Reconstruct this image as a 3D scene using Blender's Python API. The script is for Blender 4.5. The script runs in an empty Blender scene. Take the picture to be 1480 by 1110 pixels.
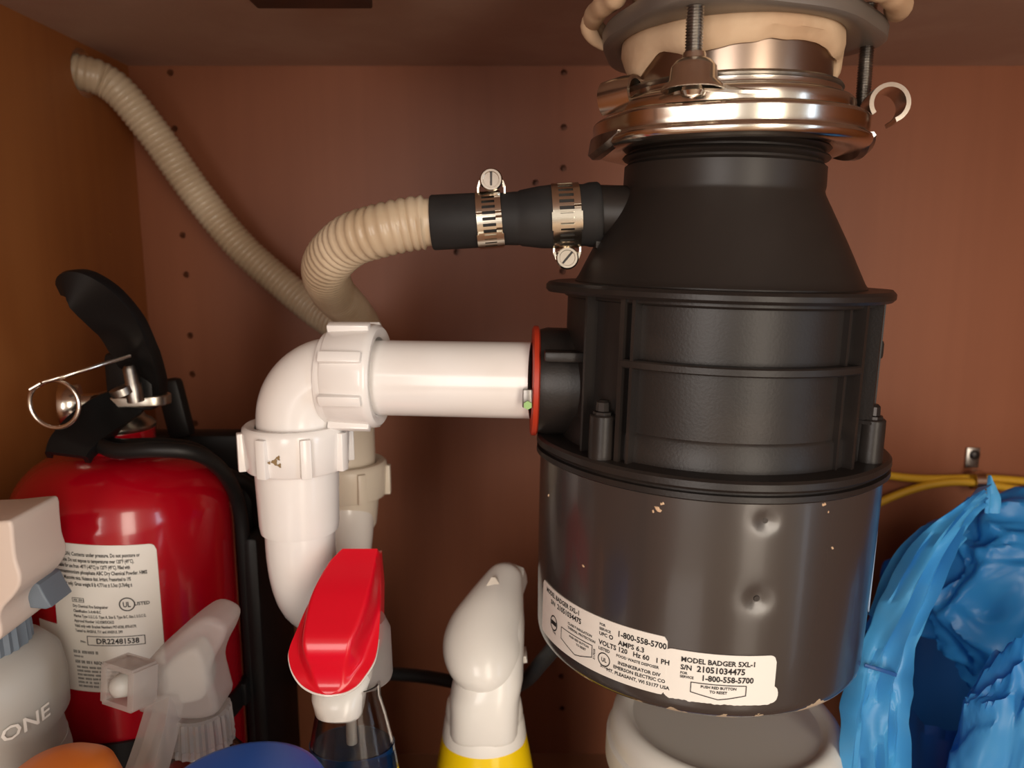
import bpy, bmesh, math, random
from math import sin, cos, pi, radians as R_
from mathutils import Vector, Matrix, noise

random.seed(4)
scene = bpy.context.scene
col = scene.collection
H = 0.46                       # lens height above the cabinet floor
F = 1117.0                     # focal length for the 1480 px wide frame
PITCH = R_(9.72)

# ------------------------------------------------------------------ camera
cam_d = bpy.data.cameras.new('camera')
cam = bpy.data.objects.new('camera', cam_d)
col.objects.link(cam)
cam.location = (0, 0, H)
cam.rotation_euler = (pi / 2 - PITCH, 0, 0)
cam_d.sensor_width = 36.0
cam_d.lens = F / 1480 * 36.0
cam_d.clip_start = 0.01
cam_d.dof.use_dof = True
cam_d.dof.focus_distance = 0.33
cam_d.dof.aperture_fstop = 11.0
scene.camera = cam

# ------------------------------------------------------------------ world, lights, exposure
w = bpy.data.worlds.new('kitchen')
scene.world = w
w.use_nodes = True
w.node_tree.nodes['Background'].inputs[0].default_value = (1.0, 0.84, 0.68, 1)
w.node_tree.nodes['Background'].inputs[1].default_value = 0.55

def area(name, loc, target, sx, sy, power, color):
    d = bpy.data.lights.new(name, 'AREA')
    d.shape = 'RECTANGLE'; d.size = sx; d.size_y = sy
    d.energy = power; d.color = color
    o = bpy.data.objects.new(name, d)
    col.objects.link(o)
    o.location = loc
    o.rotation_euler = (Vector(target) - Vector(loc)).to_track_quat('-Z', 'Y').to_euler()
    return o

area('kitchen_window_light', (0.62, -1.15, H + 0.08), (0.1, 0.45, H - 0.02), 0.40, 1.3, 14.5, (1.0, 0.88, 0.74))
area('kitchen_room_light', (-0.46, -1.05, H + 0.04), (0.0, 0.5, H - 0.0), 0.60, 0.80, 12.5, (1.0, 0.92, 0.86))
area('side_window_light', (1.45, -0.55, H - 0.05), (0.15, 0.35, H - 0.1), 0.30, 0.9, 6.0, (0.60, 0.79, 1.0))

vs = scene.view_settings
vs.view_transform = 'Standard'
vs.look = 'None'
vs.exposure = 0.06
vs.gamma = 1.0
vs.use_curve_mapping = False

# ------------------------------------------------------------------ helpers
FW = Vector((0, cos(PITCH), -sin(PITCH)))
UP = Vector((0, sin(PITCH), cos(PITCH)))
ORG = Vector((0, 0, H))

def at(px, py, Y):
    """world point at depth Y seen in the photograph at (px, py)"""
    d = FW + Vector((1, 0, 0)) * ((px - 740) / F) + UP * ((555 - py) / F)
    return ORG + d * (Y / d.y)

def dep(P):
    return (P - ORG).dot(FW)

def lin(c):
    return tuple(((v / 255) / 12.92 if v / 255 <= 0.04045 else ((v / 255 + 0.055) / 1.055) ** 2.4) for v in c)

def smoothstep(a, b, x):
    t = max(0.0, min(1.0, (x - a) / (b - a)))
    return t * t * (3 - 2 * t)

MATS = {}
def mat(name, color, rough=0.4, metal=0.0, var=None, vscale=8.0, vstretch=(1, 1, 1), vlo=0.45, vhi=0.62,
        bump=0.0, bscale=200.0, trans=0.0, ior=1.45, coat=0.0, spec=0.5, transluc=0.0, clear=0.0, detail=4.0, sss=0.0):
    m = bpy.data.materials.new(name)
    m.use_nodes = True
    nt = m.node_tree; N = nt.nodes; L = nt.links
    b = N['Principled BSDF']
    b.inputs['Base Color'].default_value = (*color, 1)
    b.inputs['Roughness'].default_value = rough
    b.inputs['Metallic'].default_value = metal
    b.inputs['IOR'].default_value = ior
    b.inputs['Transmission Weight'].default_value = trans
    b.inputs['Coat Weight'].default_value = coat
    b.inputs['Coat Roughness'].default_value = 0.08
    b.inputs['Specular IOR Level'].default_value = spec
    if sss:
        b.inputs['Subsurface Weight'].default_value = sss
        b.inputs['Subsurface Radius'].default_value = (0.01, 0.008, 0.006)
        b.inputs['Subsurface Scale'].default_value = 0.3
    tc = N.new('ShaderNodeTexCoord')
    colsock = None
    if var is not None:
        mp = N.new('ShaderNodeMapping'); mp.inputs['Scale'].default_value = vstretch
        nz = N.new('ShaderNodeTexNoise'); nz.inputs['Scale'].default_value = vscale
        nz.inputs['Detail'].default_value = detail
        rp = N.new('ShaderNodeValToRGB')
        rp.color_ramp.elements[0].position = vlo; rp.color_ramp.elements[1].position = vhi
        rp.color_ramp.elements[0].color = (*color, 1); rp.color_ramp.elements[1].color = (*var, 1)
        L.new(tc.outputs['Object'], mp.inputs[0]); L.new(mp.outputs[0], nz.inputs['Vector'])
        L.new(nz.outputs[0], rp.inputs[0]); L.new(rp.outputs[0], b.inputs['Base Color'])
        colsock = rp.outputs[0]
    if bump:
        nb = N.new('ShaderNodeTexNoise'); nb.inputs['Scale'].default_value = bscale
        bp = N.new('ShaderNodeBump'); bp.inputs['Strength'].default_value = bump; bp.inputs['Distance'].default_value = 0.001
        L.new(tc.outputs['Object'], nb.inputs['Vector']); L.new(nb.outputs[0], bp.inputs['Height'])
        L.new(bp.outputs[0], b.inputs['Normal'])
    out = N['Material Output']
    sh = b.outputs[0]
    if transluc:
        t = N.new('ShaderNodeBsdfTranslucent'); t.inputs[0].default_value = (*color, 1)
        if colsock: L.new(colsock, t.inputs[0])
        mx = N.new('ShaderNodeMixShader'); mx.inputs[0].default_value = transluc
        L.new(sh, mx.inputs[1]); L.new(t.outputs[0], mx.inputs[2]); sh = mx.outputs[0]
    if clear:
        t = N.new('ShaderNodeBsdfTransparent')
        t.inputs[0].default_value = (*[min(1, c ** 0.35) for c in color], 1)
        mx = N.new('ShaderNodeMixShader'); mx.inputs[0].default_value = clear
        L.new(sh, mx.inputs[1]); L.new(t.outputs[0], mx.inputs[2]); sh = mx.outputs[0]
    L.new(sh, out.inputs[0])
    MATS[name] = m
    return m

def wood(name, c1, c2, rough=0.45):
    m = bpy.data.materials.new(name); m.use_nodes = True
    nt = m.node_tree; N = nt.nodes; L = nt.links; b = N['Principled BSDF']
    tc = N.new('ShaderNodeTexCoord')
    mp = N.new('ShaderNodeMapping'); mp.inputs['Scale'].default_value = (26, 26, 1.4)
    n1 = N.new('ShaderNodeTexNoise'); n1.inputs['Scale'].default_value = 3.0; n1.inputs['Detail'].default_value = 6; n1.inputs['Distortion'].default_value = 0.6
    mp2 = N.new('ShaderNodeMapping'); mp2.inputs['Scale'].default_value = (4, 4, 0.7)
    n2 = N.new('ShaderNodeTexNoise'); n2.inputs['Scale'].default_value = 2.2; n2.inputs['Detail'].default_value = 2
    ad = N.new('ShaderNodeMath'); ad.operation = 'ADD'
    ml = N.new('ShaderNodeMath'); ml.operation = 'MULTIPLY'; ml.inputs[1].default_value = 0.5
    rp = N.new('ShaderNodeValToRGB')
    rp.color_ramp.elements[0].position = 0.36; rp.color_ramp.elements[1].position = 0.66
    rp.color_ramp.elements[0].color = (*c1, 1); rp.color_ramp.elements[1].color = (*c2, 1)
    L.new(tc.outputs['Object'], mp.inputs[0]); L.new(tc.outputs['Object'], mp2.inputs[0])
    L.new(mp.outputs[0], n1.inputs['Vector']); L.new(mp2.outputs[0], n2.inputs['Vector'])
    L.new(n1.outputs[0], ad.inputs[0]); L.new(n2.outputs[0], ad.inputs[1])
    L.new(ad.outputs[0], ml.inputs[0]); L.new(ml.outputs[0], rp.inputs[0])
    L.new(rp.outputs[0], b.inputs['Base Color'])
    b.inputs['Roughness'].default_value = rough
    b.inputs['Specular IOR Level'].default_value = 0.3
    MATS[name] = m
    return m

# ---- object making
def _link(name, me, m, parent, kind, org):
    o = bpy.data.objects.new(name, me)
    if m is not None:
        for mm in (m if isinstance(m, (list, tuple)) else [m]):
            me.materials.append(mm)
    col.objects.link(o)
    if parent is not None:
        r = parent
        while r.parent is not None:
            r = r.parent
        base = Vector(r['_org'])
        me.transform(Matrix.Translation(-base))
        o.parent = parent
    else:
        vsn = [v.co for v in me.vertices]
        lo = Vector([min(v[i] for v in vsn) for i in range(3)]); hi = Vector([max(v[i] for v in vsn) for i in range(3)])
        c = Vector(((lo.x + hi.x) / 2, (lo.y + hi.y) / 2, lo.z))
        me.transform(Matrix.Translation(-c))
        o.location = c
        o['_org'] = tuple(c)
    if kind:
        o['kind'] = kind
    return o

def mk(name, V, Fc, m, parent=None, smooth=40, kind=None, mi=None):
    me = bpy.data.meshes.new(name)
    me.from_pydata([tuple(v) for v in V], [], Fc)
    me.update()
    bm = bmesh.new(); bm.from_mesh(me)
    bmesh.ops.remove_doubles(bm, verts=bm.verts, dist=1e-7)
    bmesh.ops.recalc_face_normals(bm, faces=bm.faces)
    bm.to_mesh(me); bm.free()
    if smooth:
        me.shade_smooth()
        me.set_sharp_from_angle(angle=R_(smooth))
    return _link(name, me, m, parent, kind, None)

def thing(name, loc, label, cat, group=None, rot=None, org=None):
    o = bpy.data.objects.new(name, None)
    col.objects.link(o)
    o.empty_display_size = 0.02
    o.location = loc
    if rot: o.rotation_euler = rot
    o['_org'] = tuple(org if org is not None else loc)
    tag(o, label, cat, group)
    return o

def tag(o, label, cat, group=None):
    o['label'] = label; o['category'] = cat
    if group: o['group'] = group
    return o

class G:
    """geometry collector"""
    def __init__(s): s.V = []; s.F = []
    def add(s, V, Fc):
        n = len(s.V); s.V += [Vector(v) for v in V]; s.F += [tuple(i + n for i in f) for f in Fc]; return s
    def xf(s, M): s.V = [M @ v for v in s.V]; return s
    def join(s, g): return s.add(g.V, g.F)
    def build(s, name, m, parent=None, smooth=40, kind=None): return mk(name, s.V, s.F, m, parent, smooth, kind)

def frame(axis, ref=Vector((0, 0, 1))):
    a = Vector(axis).normalized()
    if abs(a.dot(ref)) > 0.97: ref = Vector((0, 1, 0))
    x = ref.cross(a).normalized(); y = a.cross(x)
    M = Matrix((x, y, a)).transposed().to_4x4()
    return M

def lathe(prof, seg=64, origin=(0, 0, 0), axis=(0, 0, 1), fn=None):
    """profile of (r, z); r = 0 closes"""
    g = G(); V = []; Fc = []
    n = len(prof)
    for k, (r, z) in enumerate(prof):
        for i in range(seg):
            a = 2 * pi * i / seg
            rr, zz = (r, z) if fn is None else fn(r, z, a)
            V.append(Vector((rr * sin(a), -rr * cos(a), zz)))
    for k in range(n - 1):
        for i in range(seg):
            j = (i + 1) % seg
            Fc.append((k * seg + i, k * seg + j, (k + 1) * seg + j, (k + 1) * seg + i))
    if prof[0][0] > 1e-6 and False: pass
    M = Matrix.Translation(Vector(origin)) @ frame(axis)
    if Vector(axis) == Vector((0, 0, 1)): M = Matrix.Translation(Vector(origin))
    # clean collapsed rings
    return G().add([M @ v for v in V], Fc)

def spline(P, n=12):
    P = [Vector(p) for p in P]
    Q = [P[0] * 2 - P[1]] + P + [P[-1] * 2 - P[-2]]
    out = []
    for i in range(1, len(Q) - 2):
        a, b, c, d = Q[i - 1], Q[i], Q[i + 1], Q[i + 2]
        for k in range(n):
            t = k / n
            out.append(0.5 * ((2 * b) + (c - a) * t + (2 * a - 5 * b + 4 * c - d) * t * t + (3 * b - a - 3 * c + d) * t ** 3))
    out.append(P[-1])
    return out

def resample(P, step):
    L = [0.0]
    for i in range(1, len(P)): L.append(L[-1] + (P[i] - P[i - 1]).length)
    n = max(2, int(round(L[-1] / step)))
    out = []; j = 0
    for k in range(n + 1):
        s = L[-1] * k / n
        while j < len(P) - 2 and L[j + 1] < s: j += 1
        t = (s - L[j]) / max(1e-9, L[j + 1] - L[j])
        out.append(P[j].lerp(P[j + 1], min(1, max(0, t))))
    return out

def tube(P, r, seg=16, caps=True, closed=False):
    P = [Vector(p) for p in P]
    n = len(P)
    rr = r if callable(r) else (lambda k: r)
    V = []; Fc = []
    T = []
    for k in range(n):
        if closed: t = P[(k + 1) % n] - P[k - 1]
        else: t = P[min(n - 1, k + 1)] - P[max(0, k - 1)]
        T.append(t.normalized())
    u = T[0].orthogonal().normalized()
    for k in range(n):
        u = (u - T[k] * u.dot(T[k])).normalized()
        v = T[k].cross(u)
        for i in range(seg):
            a = 2 * pi * i / seg
            V.append(P[k] + (u * cos(a) + v * sin(a)) * rr(k))
    for k in range(n if closed else n - 1):
        for i in range(seg):
            j = (i + 1) % seg; k2 = (k + 1) % n
            Fc.append((k * seg + i, k * seg + j, k2 * seg + j, k2 * seg + i))
    if caps and not closed:
        Fc.append(tuple(range(seg - 1, -1, -1)))
        Fc.append(tuple((n - 1) * seg + i for i in range(seg)))
    return G().add(V, Fc)

def loft(rings, caps=True):
    seg = len(rings[0]); V = []; Fc = []
    for rg in rings: V += [Vector(p) for p in rg]
    for k in range(len(rings) - 1):
        for i in range(seg):
            j = (i + 1) % seg
            Fc.append((k * seg + i, k * seg + j, (k + 1) * seg + j, (k + 1) * seg + i))
    if caps:
        Fc.append(tuple(range(seg - 1, -1, -1)))
        Fc.append(tuple((len(rings) - 1) * seg + i for i in range(seg)))
    return G().add(V, Fc)

def bevbox(c, s, b=0.001, rot=None):
    """box with chamfered edges, centre c, full size s"""
    bm = bmesh.new()
    bmesh.ops.create_cube(bm, size=1.0)
    for v in bm.verts: v.co = Vector((v.co.x * s[0], v.co.y * s[1], v.co.z * s[2]))
    if b > 0:
        bmesh.ops.bevel(bm, geom=list(bm.edges), offset=b, segments=2, affect='EDGES', profile=0.5)
    bm.verts.index_update()
    M = Matrix.Translation(Vector(c)) @ (rot.to_4x4() if rot is not None else Matrix.Identity(4))
    V = [M @ v.co for v in bm.verts]; Fc = [tuple(v.index for v in f.verts) for f in bm.faces]
    bm.free()
    return G().add(V, Fc)

def ribbon(P, W, wdirs, th, lip=0.0, taper_end=True):
    """bar of flattened section along P: width W[k] along wdirs[k], thickness th, optional side flanges"""
    n = len(P); rings = []
    for k in range(n):
        t = (P[min(n - 1, k + 1)] - P[max(0, k - 1)]).normalized()
        wd = wdirs[k] if isinstance(wdirs, (list, tuple)) else wdirs
        wd = (wd - t * wd.dot(t)).normalized()
        nn = t.cross(wd)
        h = W[k] / 2; c = th * 0.35
        if lip:
            sec = [(-h, -lip), (-h, th * .3), (-h + c, th), (h - c, th), (h, th * .3), (h, -lip), (h - th, -lip), (h - th, 0), (-h + th, 0), (-h + th, -lip)]
        else:
            sec = [(-h, -th / 2 + c), (-h, th / 2 - c), (-h + c, th / 2), (h - c, th / 2), (h, th / 2 - c), (h, -th / 2 + c), (h - c, -th / 2), (-h + c, -th / 2)]
        rings.append([P[k] + wd * a + nn * b for a, b in sec])
    return loft(rings)

def extrude_poly(pts, y0, y1, bev=0.002, to3=None):
    """closed outline in (x, z), given thickness from y0 to y1, edges rounded"""
    bm = bmesh.new()
    vs_ = [bm.verts.new((p[0], y0, p[1])) for p in pts]
    f = bm.faces.new(vs_)
    r = bmesh.ops.extrude_face_region(bm, geom=[f])
    for v in [e for e in r['geom'] if isinstance(e, bmesh.types.BMVert)]: v.co.y = y1
    bmesh.ops.recalc_face_normals(bm, faces=bm.faces)
    if bev:
        ed = [e for e in bm.edges if abs(e.verts[0].co.y - e.verts[1].co.y) < 1e-9]
        bmesh.ops.bevel(bm, geom=ed, offset=bev, segments=3, affect='EDGES', profile=0.6, clamp_overlap=True)
    bm.verts.index_update()
    V = [v.co.copy() for v in bm.verts]; Fc = [tuple(v.index for v in f.verts) for f in bm.faces]
    bm.free()
    return G().add(V, Fc)

def smooth_poly(pts, n=5):
    Q = [Vector((p[0], p[1], 0)) for p in pts]
    m = len(Q); out = []
    for i in range(m):
        a, b, c, d = Q[i - 1], Q[i], Q[(i + 1) % m], Q[(i + 2) % m]
        for k in range(n):
            t = k / n
            q = 0.5 * ((2 * b) + (c - a) * t + (2 * a - 5 * b + 4 * c - d) * t * t + (3 * b - a - 3 * c + d) * t ** 3)
            out.append((q.x, q.y))
    return out

def text_geo(lines, bold=0.0):
    """lines: (text, u, v, size, align, xscale) -> flat mesh in the (u, v) plane"""
    g = G()
    for (txt, u, v, size, al, xs) in lines:
        c = bpy.data.curves.new('t', 'FONT'); c.body = txt; c.size = size; c.align_x = al
        c.offset = bold * size; c.resolution_u = 2
        o = bpy.data.objects.new('t', c); col.objects.link(o)
        dg = bpy.context.evaluated_depsgraph_get(); dg.update()
        me = bpy.data.meshes.new_from_object(o.evaluated_get(dg))
        g.add([Vector((p.co.x * xs + u, p.co.y + v, 0)) for p in me.vertices], [tuple(q.vertices) for q in me.polygons])
        bpy.data.objects.remove(o); bpy.data.curves.remove(c); bpy.data.meshes.remove(me)
    return g

def outline_geo(pts, wd):
    """closed thin line through pts in the (u, v) plane"""
    n = len(pts); P = [Vector((p[0], p[1], 0)) for p in pts]; V = []; Fc = []
    for i in range(n):
        d1 = (P[i] - P[i - 1]).normalized(); d2 = (P[(i + 1) % n] - P[i]).normalized()
        nn = Vector((-(d1 + d2).y, (d1 + d2).x, 0)).normalized() * wd / 2 / max(0.4, cos(d1.angle(d2, 0) / 2))
        V += [P[i] + nn, P[i] - nn]
    for i in range(n):
        j = (i + 1) % n
        a, b, c, d = 2 * i, 2 * i + 1, 2 * j + 1, 2 * j
        Fc.append((a, b, c, d))
    return G().add(V, Fc)

def circ_pts(u, v, r, n=28, ry=None):
    ry = ry or r
    return [(u + r * cos(2 * pi * i / n), v + ry * sin(2 * pi * i / n)) for i in range(n)]

def wrap(g, Rr, phi0, z0, cx, cy, shear=0.0):
    """(u, v) plane -> wall of an upright cylinder, u running right from angle phi0"""
    out = []
    for p in g.V:
        ph = phi0 + p.x / Rr
        r = Rr + p.z
        out.append(Vector((cx + r * sin(ph), cy - r * cos(ph), z0 + p.y - shear * p.x)))
    g.V = out
    return g

def rounded_patch(u0, u1, v0, v1, rad, nu=40, cut=None):
    """gridded sheet with rounded corners (columns), z = thickness handled by caller"""
    cols = []
    for i in range(nu + 1):
        u = u0 + (u1 - u0) * i / nu
        a, b = v0, v1
        for uu in (u0, u1):
            d = abs(u - uu)
            if d < rad:
                e = rad - math.sqrt(max(0, rad * rad - (rad - d) ** 2))
                a = max(a, v0 + e); b = min(b, v1 - e)
        if cut: a, b = cut(u, a, b)
        cols.append((u, a, b))
    return cols

def sheet_from_cols(cols, th):
    V = []; Fc = []
    for (u, a, b) in cols: V += [Vector((u, a, th)), Vector((u, b, th)), Vector((u, a, -0.0001)), Vector((u, b, -0.0001))]
    n = len(cols)
    for i in range(n - 1):
        k = 4 * i; q = k + 4
        Fc += [(k, q, q + 1, k + 1), (k + 1, q + 1, q + 3, k + 3), (k, k + 2, q + 2, q)]
    Fc += [(0, 1, 3, 2), (4 * n - 4, 4 * n - 2, 4 * n - 1, 4 * n - 3)]
    return G().add(V, Fc)

# ------------------------------------------------------------------ materials
wood('maple', lin((132, 79, 54)), lin((138, 84, 58)))
wood('maple_side', lin((146, 88, 46)), lin((156, 96, 50)))
mat('underside', lin((172, 140, 122)), 0.6, var=lin((180, 150, 132)), vscale=14, bump=0.2)
mat('batten', lin((60, 34, 20)), 0.55, var=lin((78, 46, 28)), vscale=20)
mat('floor_board', lin((150, 108, 78)), 0.5, var=lin((158, 116, 86)), vscale=12)
mat('pvc', lin((234, 231, 228)), 0.2, var=lin((224, 218, 212)), vscale=16, vlo=0.5, vhi=0.85, spec=0.5, coat=0.15)
mat('kitchen_tile', lin((176, 150, 124)), 0.10, var=lin((160, 134, 108)), vscale=5, coat=0.6)
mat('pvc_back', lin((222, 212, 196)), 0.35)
mat('grime', lin((142, 118, 82)), 0.7)
mat('black_plastic', lin((34, 30, 28)), 0.38, var=lin((46, 40, 36)), vscale=35, vlo=0.52, vhi=0.78, spec=0.36, bump=0.06, bscale=900)
mat('cone_plastic', lin((36, 31, 28)), 0.42, var=lin((44, 38, 34)), vscale=22, vlo=0.5, vhi=0.8, spec=0.4)
mat('rubber', lin((34, 33, 33)), 0.62, var=lin((42, 40, 39)), vscale=40, spec=0.3)
mat('red_rubber', lin((176, 52, 30)), 0.4)
mat('chrome', lin((222, 214, 202)), 0.2, metal=1.0, var=lin((196, 184, 168)), vscale=30, vlo=0.5, vhi=0.8)
mat('zinc', lin((168, 164, 158)), 0.34, metal=1.0, var=lin((120, 116, 112)), vscale=60)
mat('band_steel', lin((226, 220, 206)), 0.2, metal=1.0)
mat('flange_steel', lin((170, 150, 134)), 0.3, metal=1.0)
mat('backup_iron', lin((128, 120, 112)), 0.42, metal=0.4)
mat('putty', lin((206, 178, 146)), 0.75, var=lin((190, 158, 126)), vscale=30, bump=0.35, bscale=160)
mat('hose', lin((196, 178, 152)), 0.40, var=lin((176, 154, 126)), vscale=14, sss=0.0, coat=0.2)
mat('ext_red', lin((164, 4, 24)), 0.2, coat=0.5)
mat('paper', lin((226, 222, 214)), 0.45)
mat('ink', lin((26, 24, 24)), 0.6)
mat('lever_black', lin((18, 17, 17)), 0.4, spec=0.35)
mat('bracket_black', lin((24, 23, 23)), 0.45, spec=0.35)
mat('valve_metal', lin((190, 184, 172)), 0.3, metal=1.0)
mat('dial', lin((210, 206, 196)), 0.4)
mat('beige_plastic', lin((216, 198, 184)), 0.42)
mat('grey_plastic', lin((110, 120, 130)), 0.45)
mat('milk_plastic', lin((196, 194, 188)), 0.4, transluc=0.25)
mat('frosted', lin((222, 216, 212)), 0.34, transluc=0.40, clear=0.62)
mat('clear_plastic', lin((235, 232, 230)), 0.08, trans=1.0, ior=1.3)
mat('red_plastic', lin((214, 12, 36)), 0.3, coat=0.3)
mat('white_plastic', lin((232, 229, 222)), 0.3, coat=0.2)
mat('blue_liquid', lin((6, 42, 78)), 0.1, coat=0.3)
mat('yellow_plastic', lin((238, 202, 12)), 0.28, coat=0.3)
mat('orange_plastic', lin((232, 128, 36)), 0.4)
mat('blue_lid', lin((28, 98, 204)), 0.4)
mat('tub_white', lin((224, 222, 214)), 0.36, transluc=0.1)
mat('tub_lid_top', lin((214, 213, 206)), 0.4, transluc=0.1)
mat('tub_label', lin((28, 52, 140)), 0.4)
mat('bag_blue', lin((58, 154, 224)), 0.3, transluc=0.42, var=lin((88, 176, 232)), vscale=10, clear=0.08)
mat('bag_handle', lin((84, 178, 234)), 0.28, transluc=0.35, clear=0.12, var=lin((96, 180, 230)), vscale=22)
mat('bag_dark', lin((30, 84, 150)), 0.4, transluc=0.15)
mat('sticker_blue', lin((150, 176, 206)), 0.35)
mat('cord_black', lin((32, 34, 36)), 0.45)
mat('cable_yellow', lin((206, 160, 40)), 0.5)
mat('seal_green', lin((150, 190, 120)), 0.5)
mat('bolt_dark', lin((50, 46, 44)), 0.35, metal=0.6)

def motor_paint():
    m = mat('motor_paint', lin((54, 49, 47)), 0.25, spec=0.75, coat=0.25)
    nt = m.node_tree; N = nt.nodes; L = nt.links; b = N['Principled BSDF']
    tc = N.new('ShaderNodeTexCoord'); sp = N.new('ShaderNodeSeparateXYZ')
    L.new(tc.outputs['Object'], sp.inputs[0])
    nz = N.new('ShaderNodeTexNoise'); nz.inputs['Scale'].default_value = 90; nz.inputs['Detail'].default_value = 5
    L.new(tc.outputs['Object'], nz.inputs['Vector'])
    # chipped paint along the bottom rim
    lo = N.new('ShaderNodeMapRange'); lo.inputs[1].default_value = 0.0005; lo.inputs[2].default_value = 0.0065
    lo.inputs[3].default_value = 0.50; lo.inputs[4].default_value = 0.80
    L.new(sp.outputs[2], lo.inputs[0])
    gt = N.new('ShaderNodeMath'); gt.operation = 'GREATER_THAN'
    L.new(nz.outputs[0], gt.inputs[0]); L.new(lo.outputs[0], gt.inputs[1])
    # dried drips on the wall of the can
    n2 = N.new('ShaderNodeTexNoise'); n2.inputs['Scale'].default_value = 46; n2.inputs['Detail'].default_value = 6
    L.new(tc.outputs['Object'], n2.inputs['Vector'])
    g2 = N.new('ShaderNodeMath'); g2.operation = 'GREATER_THAN'; g2.inputs[1].default_value = 0.735
    L.new(n2.outputs[0], g2.inputs[0])
    mx = N.new('ShaderNodeMath'); mx.operation = 'MAXIMUM'
    L.new(gt.outputs[0], mx.inputs[0]); L.new(g2.outputs[0], mx.inputs[1])
    c = N.new('ShaderNodeMix'); c.data_type = 'RGBA'
    c.inputs[6].default_value = (*lin((54, 49, 47)), 1); c.inputs[7].default_value = (*lin((168, 148, 122)), 1)
    L.new(mx.outputs[0], c.inputs[0]); L.new(c.outputs[2], b.inputs['Base Color'])
    r = N.new('ShaderNodeMapRange'); r.inputs[3].default_value = 0.25; r.inputs[4].default_value = 0.7
    L.new(mx.outputs[0], r.inputs[0]); L.new(r.outputs[0], b.inputs['Roughness'])
motor_paint()
M_ = MATS

# ------------------------------------------------------------------ the cabinet
WY = 0.65                                       # back wall
XL, XR = -0.306, 0.60
ZC = at(600, 95, WY).z                          # underside of the sink top
T = 0.016

def drilled(name, V, Fc, m, cutters):
    """solid panel with round holes drilled by (centre, axis, radius, depth)"""
    o = mk(name, V, Fc, m, None, smooth=0)
    g = G()
    for (c, ax, r, dpt) in cutters:
        q = lathe([(0, -dpt), (r, -dpt), (r, dpt), (0, dpt)], 16, c, ax); g.join(q)
    co = g.build('cutter', None, None, smooth=0)
    md = o.modifiers.new('b', 'BOOLEAN'); md.object = co; md.operation = 'DIFFERENCE'; md.solver = 'EXACT'
    dg = bpy.context.evaluated_depsgraph_get(); dg.update()
    me = bpy.data.meshes.new_from_object(o.evaluated_get(dg))
    o.modifiers.clear(); old = o.data; o.data = me; bpy.data.meshes.remove(old)
    cm = co.data; bpy.data.objects.remove(co); bpy.data.meshes.remove(cm)
    o['kind'] = 'structure'
    return o

def boxg(x0, x1, y0, y1, z0, z1):
    return bevbox(((x0 + x1) / 2, (y0 + y1) / 2, (z0 + z1) / 2), (x1 - x0, y1 - y0, z1 - z0), 0)

holes = [(246, 105), (252, 186), (264, 340), (269, 397), (275, 485), (278, 541), (282, 612),
         (815, 105), (815, 184), (814, 243), (813, 392), (811, 978), (812, 1024), (774, 264), (660, 364)]
cut = []
for (hx, hy) in holes:
    cut.append((at(hx, hy, WY), (0, 1, 0), 0.0026, 0.010))
ARM = at(528, 545, WY)
cut.append((ARM, (0, 1, 0), 0.036, 0.05))
fl = boxg(XL - T, XR + T, 0.0, WY + T, -T, 0.0).build('floor', M_['floor_board'], None, 0); fl['kind'] = 'structure'
g = boxg(XL - T, XR + T, WY, WY + T, 0.0, ZC)
drilled('wall_back', g.V, g.F, M_['maple'], cut)
HX = at(125, 104, 0.56)
g = boxg(XL - T, XL, 0.0, WY, 0.0, ZC)
drilled('wall_left', g.V, g.F, M_['maple_side'], [(Vector((XL, 0.582, at(128, 106, 0.582).z)), (1, 0, 0), 0.0170, 0.05),
                                                  (at(175, 338, 0.60), (1, 0, 0), 0.0016, 0.012)])
boxg(XR, XR + T, 0.0, WY, 0.0, ZC).build('wall_right', M_['maple_side'], None, 0)['kind'] = 'structure'
boxg(XL - T, XR + T, 0.02, WY + T, ZC, ZC + 0.03).build('ceiling', M_['underside'], None, 0)['kind'] = 'structure'
# face frame stiles of the opening, out of view, added to shade the sides
FY0, FY1 = -0.012, 0.006
boxg(XL - 0.030, XL - 0.010, -0.43, FY0 - 0.002, 0.005, ZC - 0.01).build('shade_door_1', M_['maple_side'], None, 0)['kind'] = 'structure'  # open door outside the view, added to block light from the left
boxg(XL - T, XL + 0.030, FY0, FY1, 0.0, ZC).build('shade_trim_2', M_['maple_side'], None, 0)['kind'] = 'structure'
boxg(XR - 0.030, XR + T, FY0, FY1, 0.0, ZC).build('shade_trim_3', M_['maple_side'], None, 0)['kind'] = 'structure'
# wall behind the cabinet, seen through the drain hole
boxg(XL - T, XR + T, WY + 0.05, WY + 0.06, 0.0, ZC + 0.03).build('wall_house', M_['underside'], None, 0)['kind'] = 'structure'
boxg(-2.2, 2.2, -3.2, 0.03, -0.116, -0.10).build('floor_kitchen', M_['kitchen_tile'], None, 0)['kind'] = 'structure'
boxg(XL - T, XR + T, 0.03, 0.045, -0.10, -T).build('trim_1', M_['maple_side'], None, 0)['kind'] = 'structure'
p0 = at(372, 13, 0.44); p1 = at(539, 15, 0.44)
bt = bevbox(((p0.x + p1.x) / 2, 0.36, (p0.z + ZC) / 2), (p1.x - p0.x, 0.16, ZC - p0.z), 0.001).build('wooden_cleat', M_['batten'])
tag(bt, 'dark brown wooden cleat screwed under the sink top', 'cleat')

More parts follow.
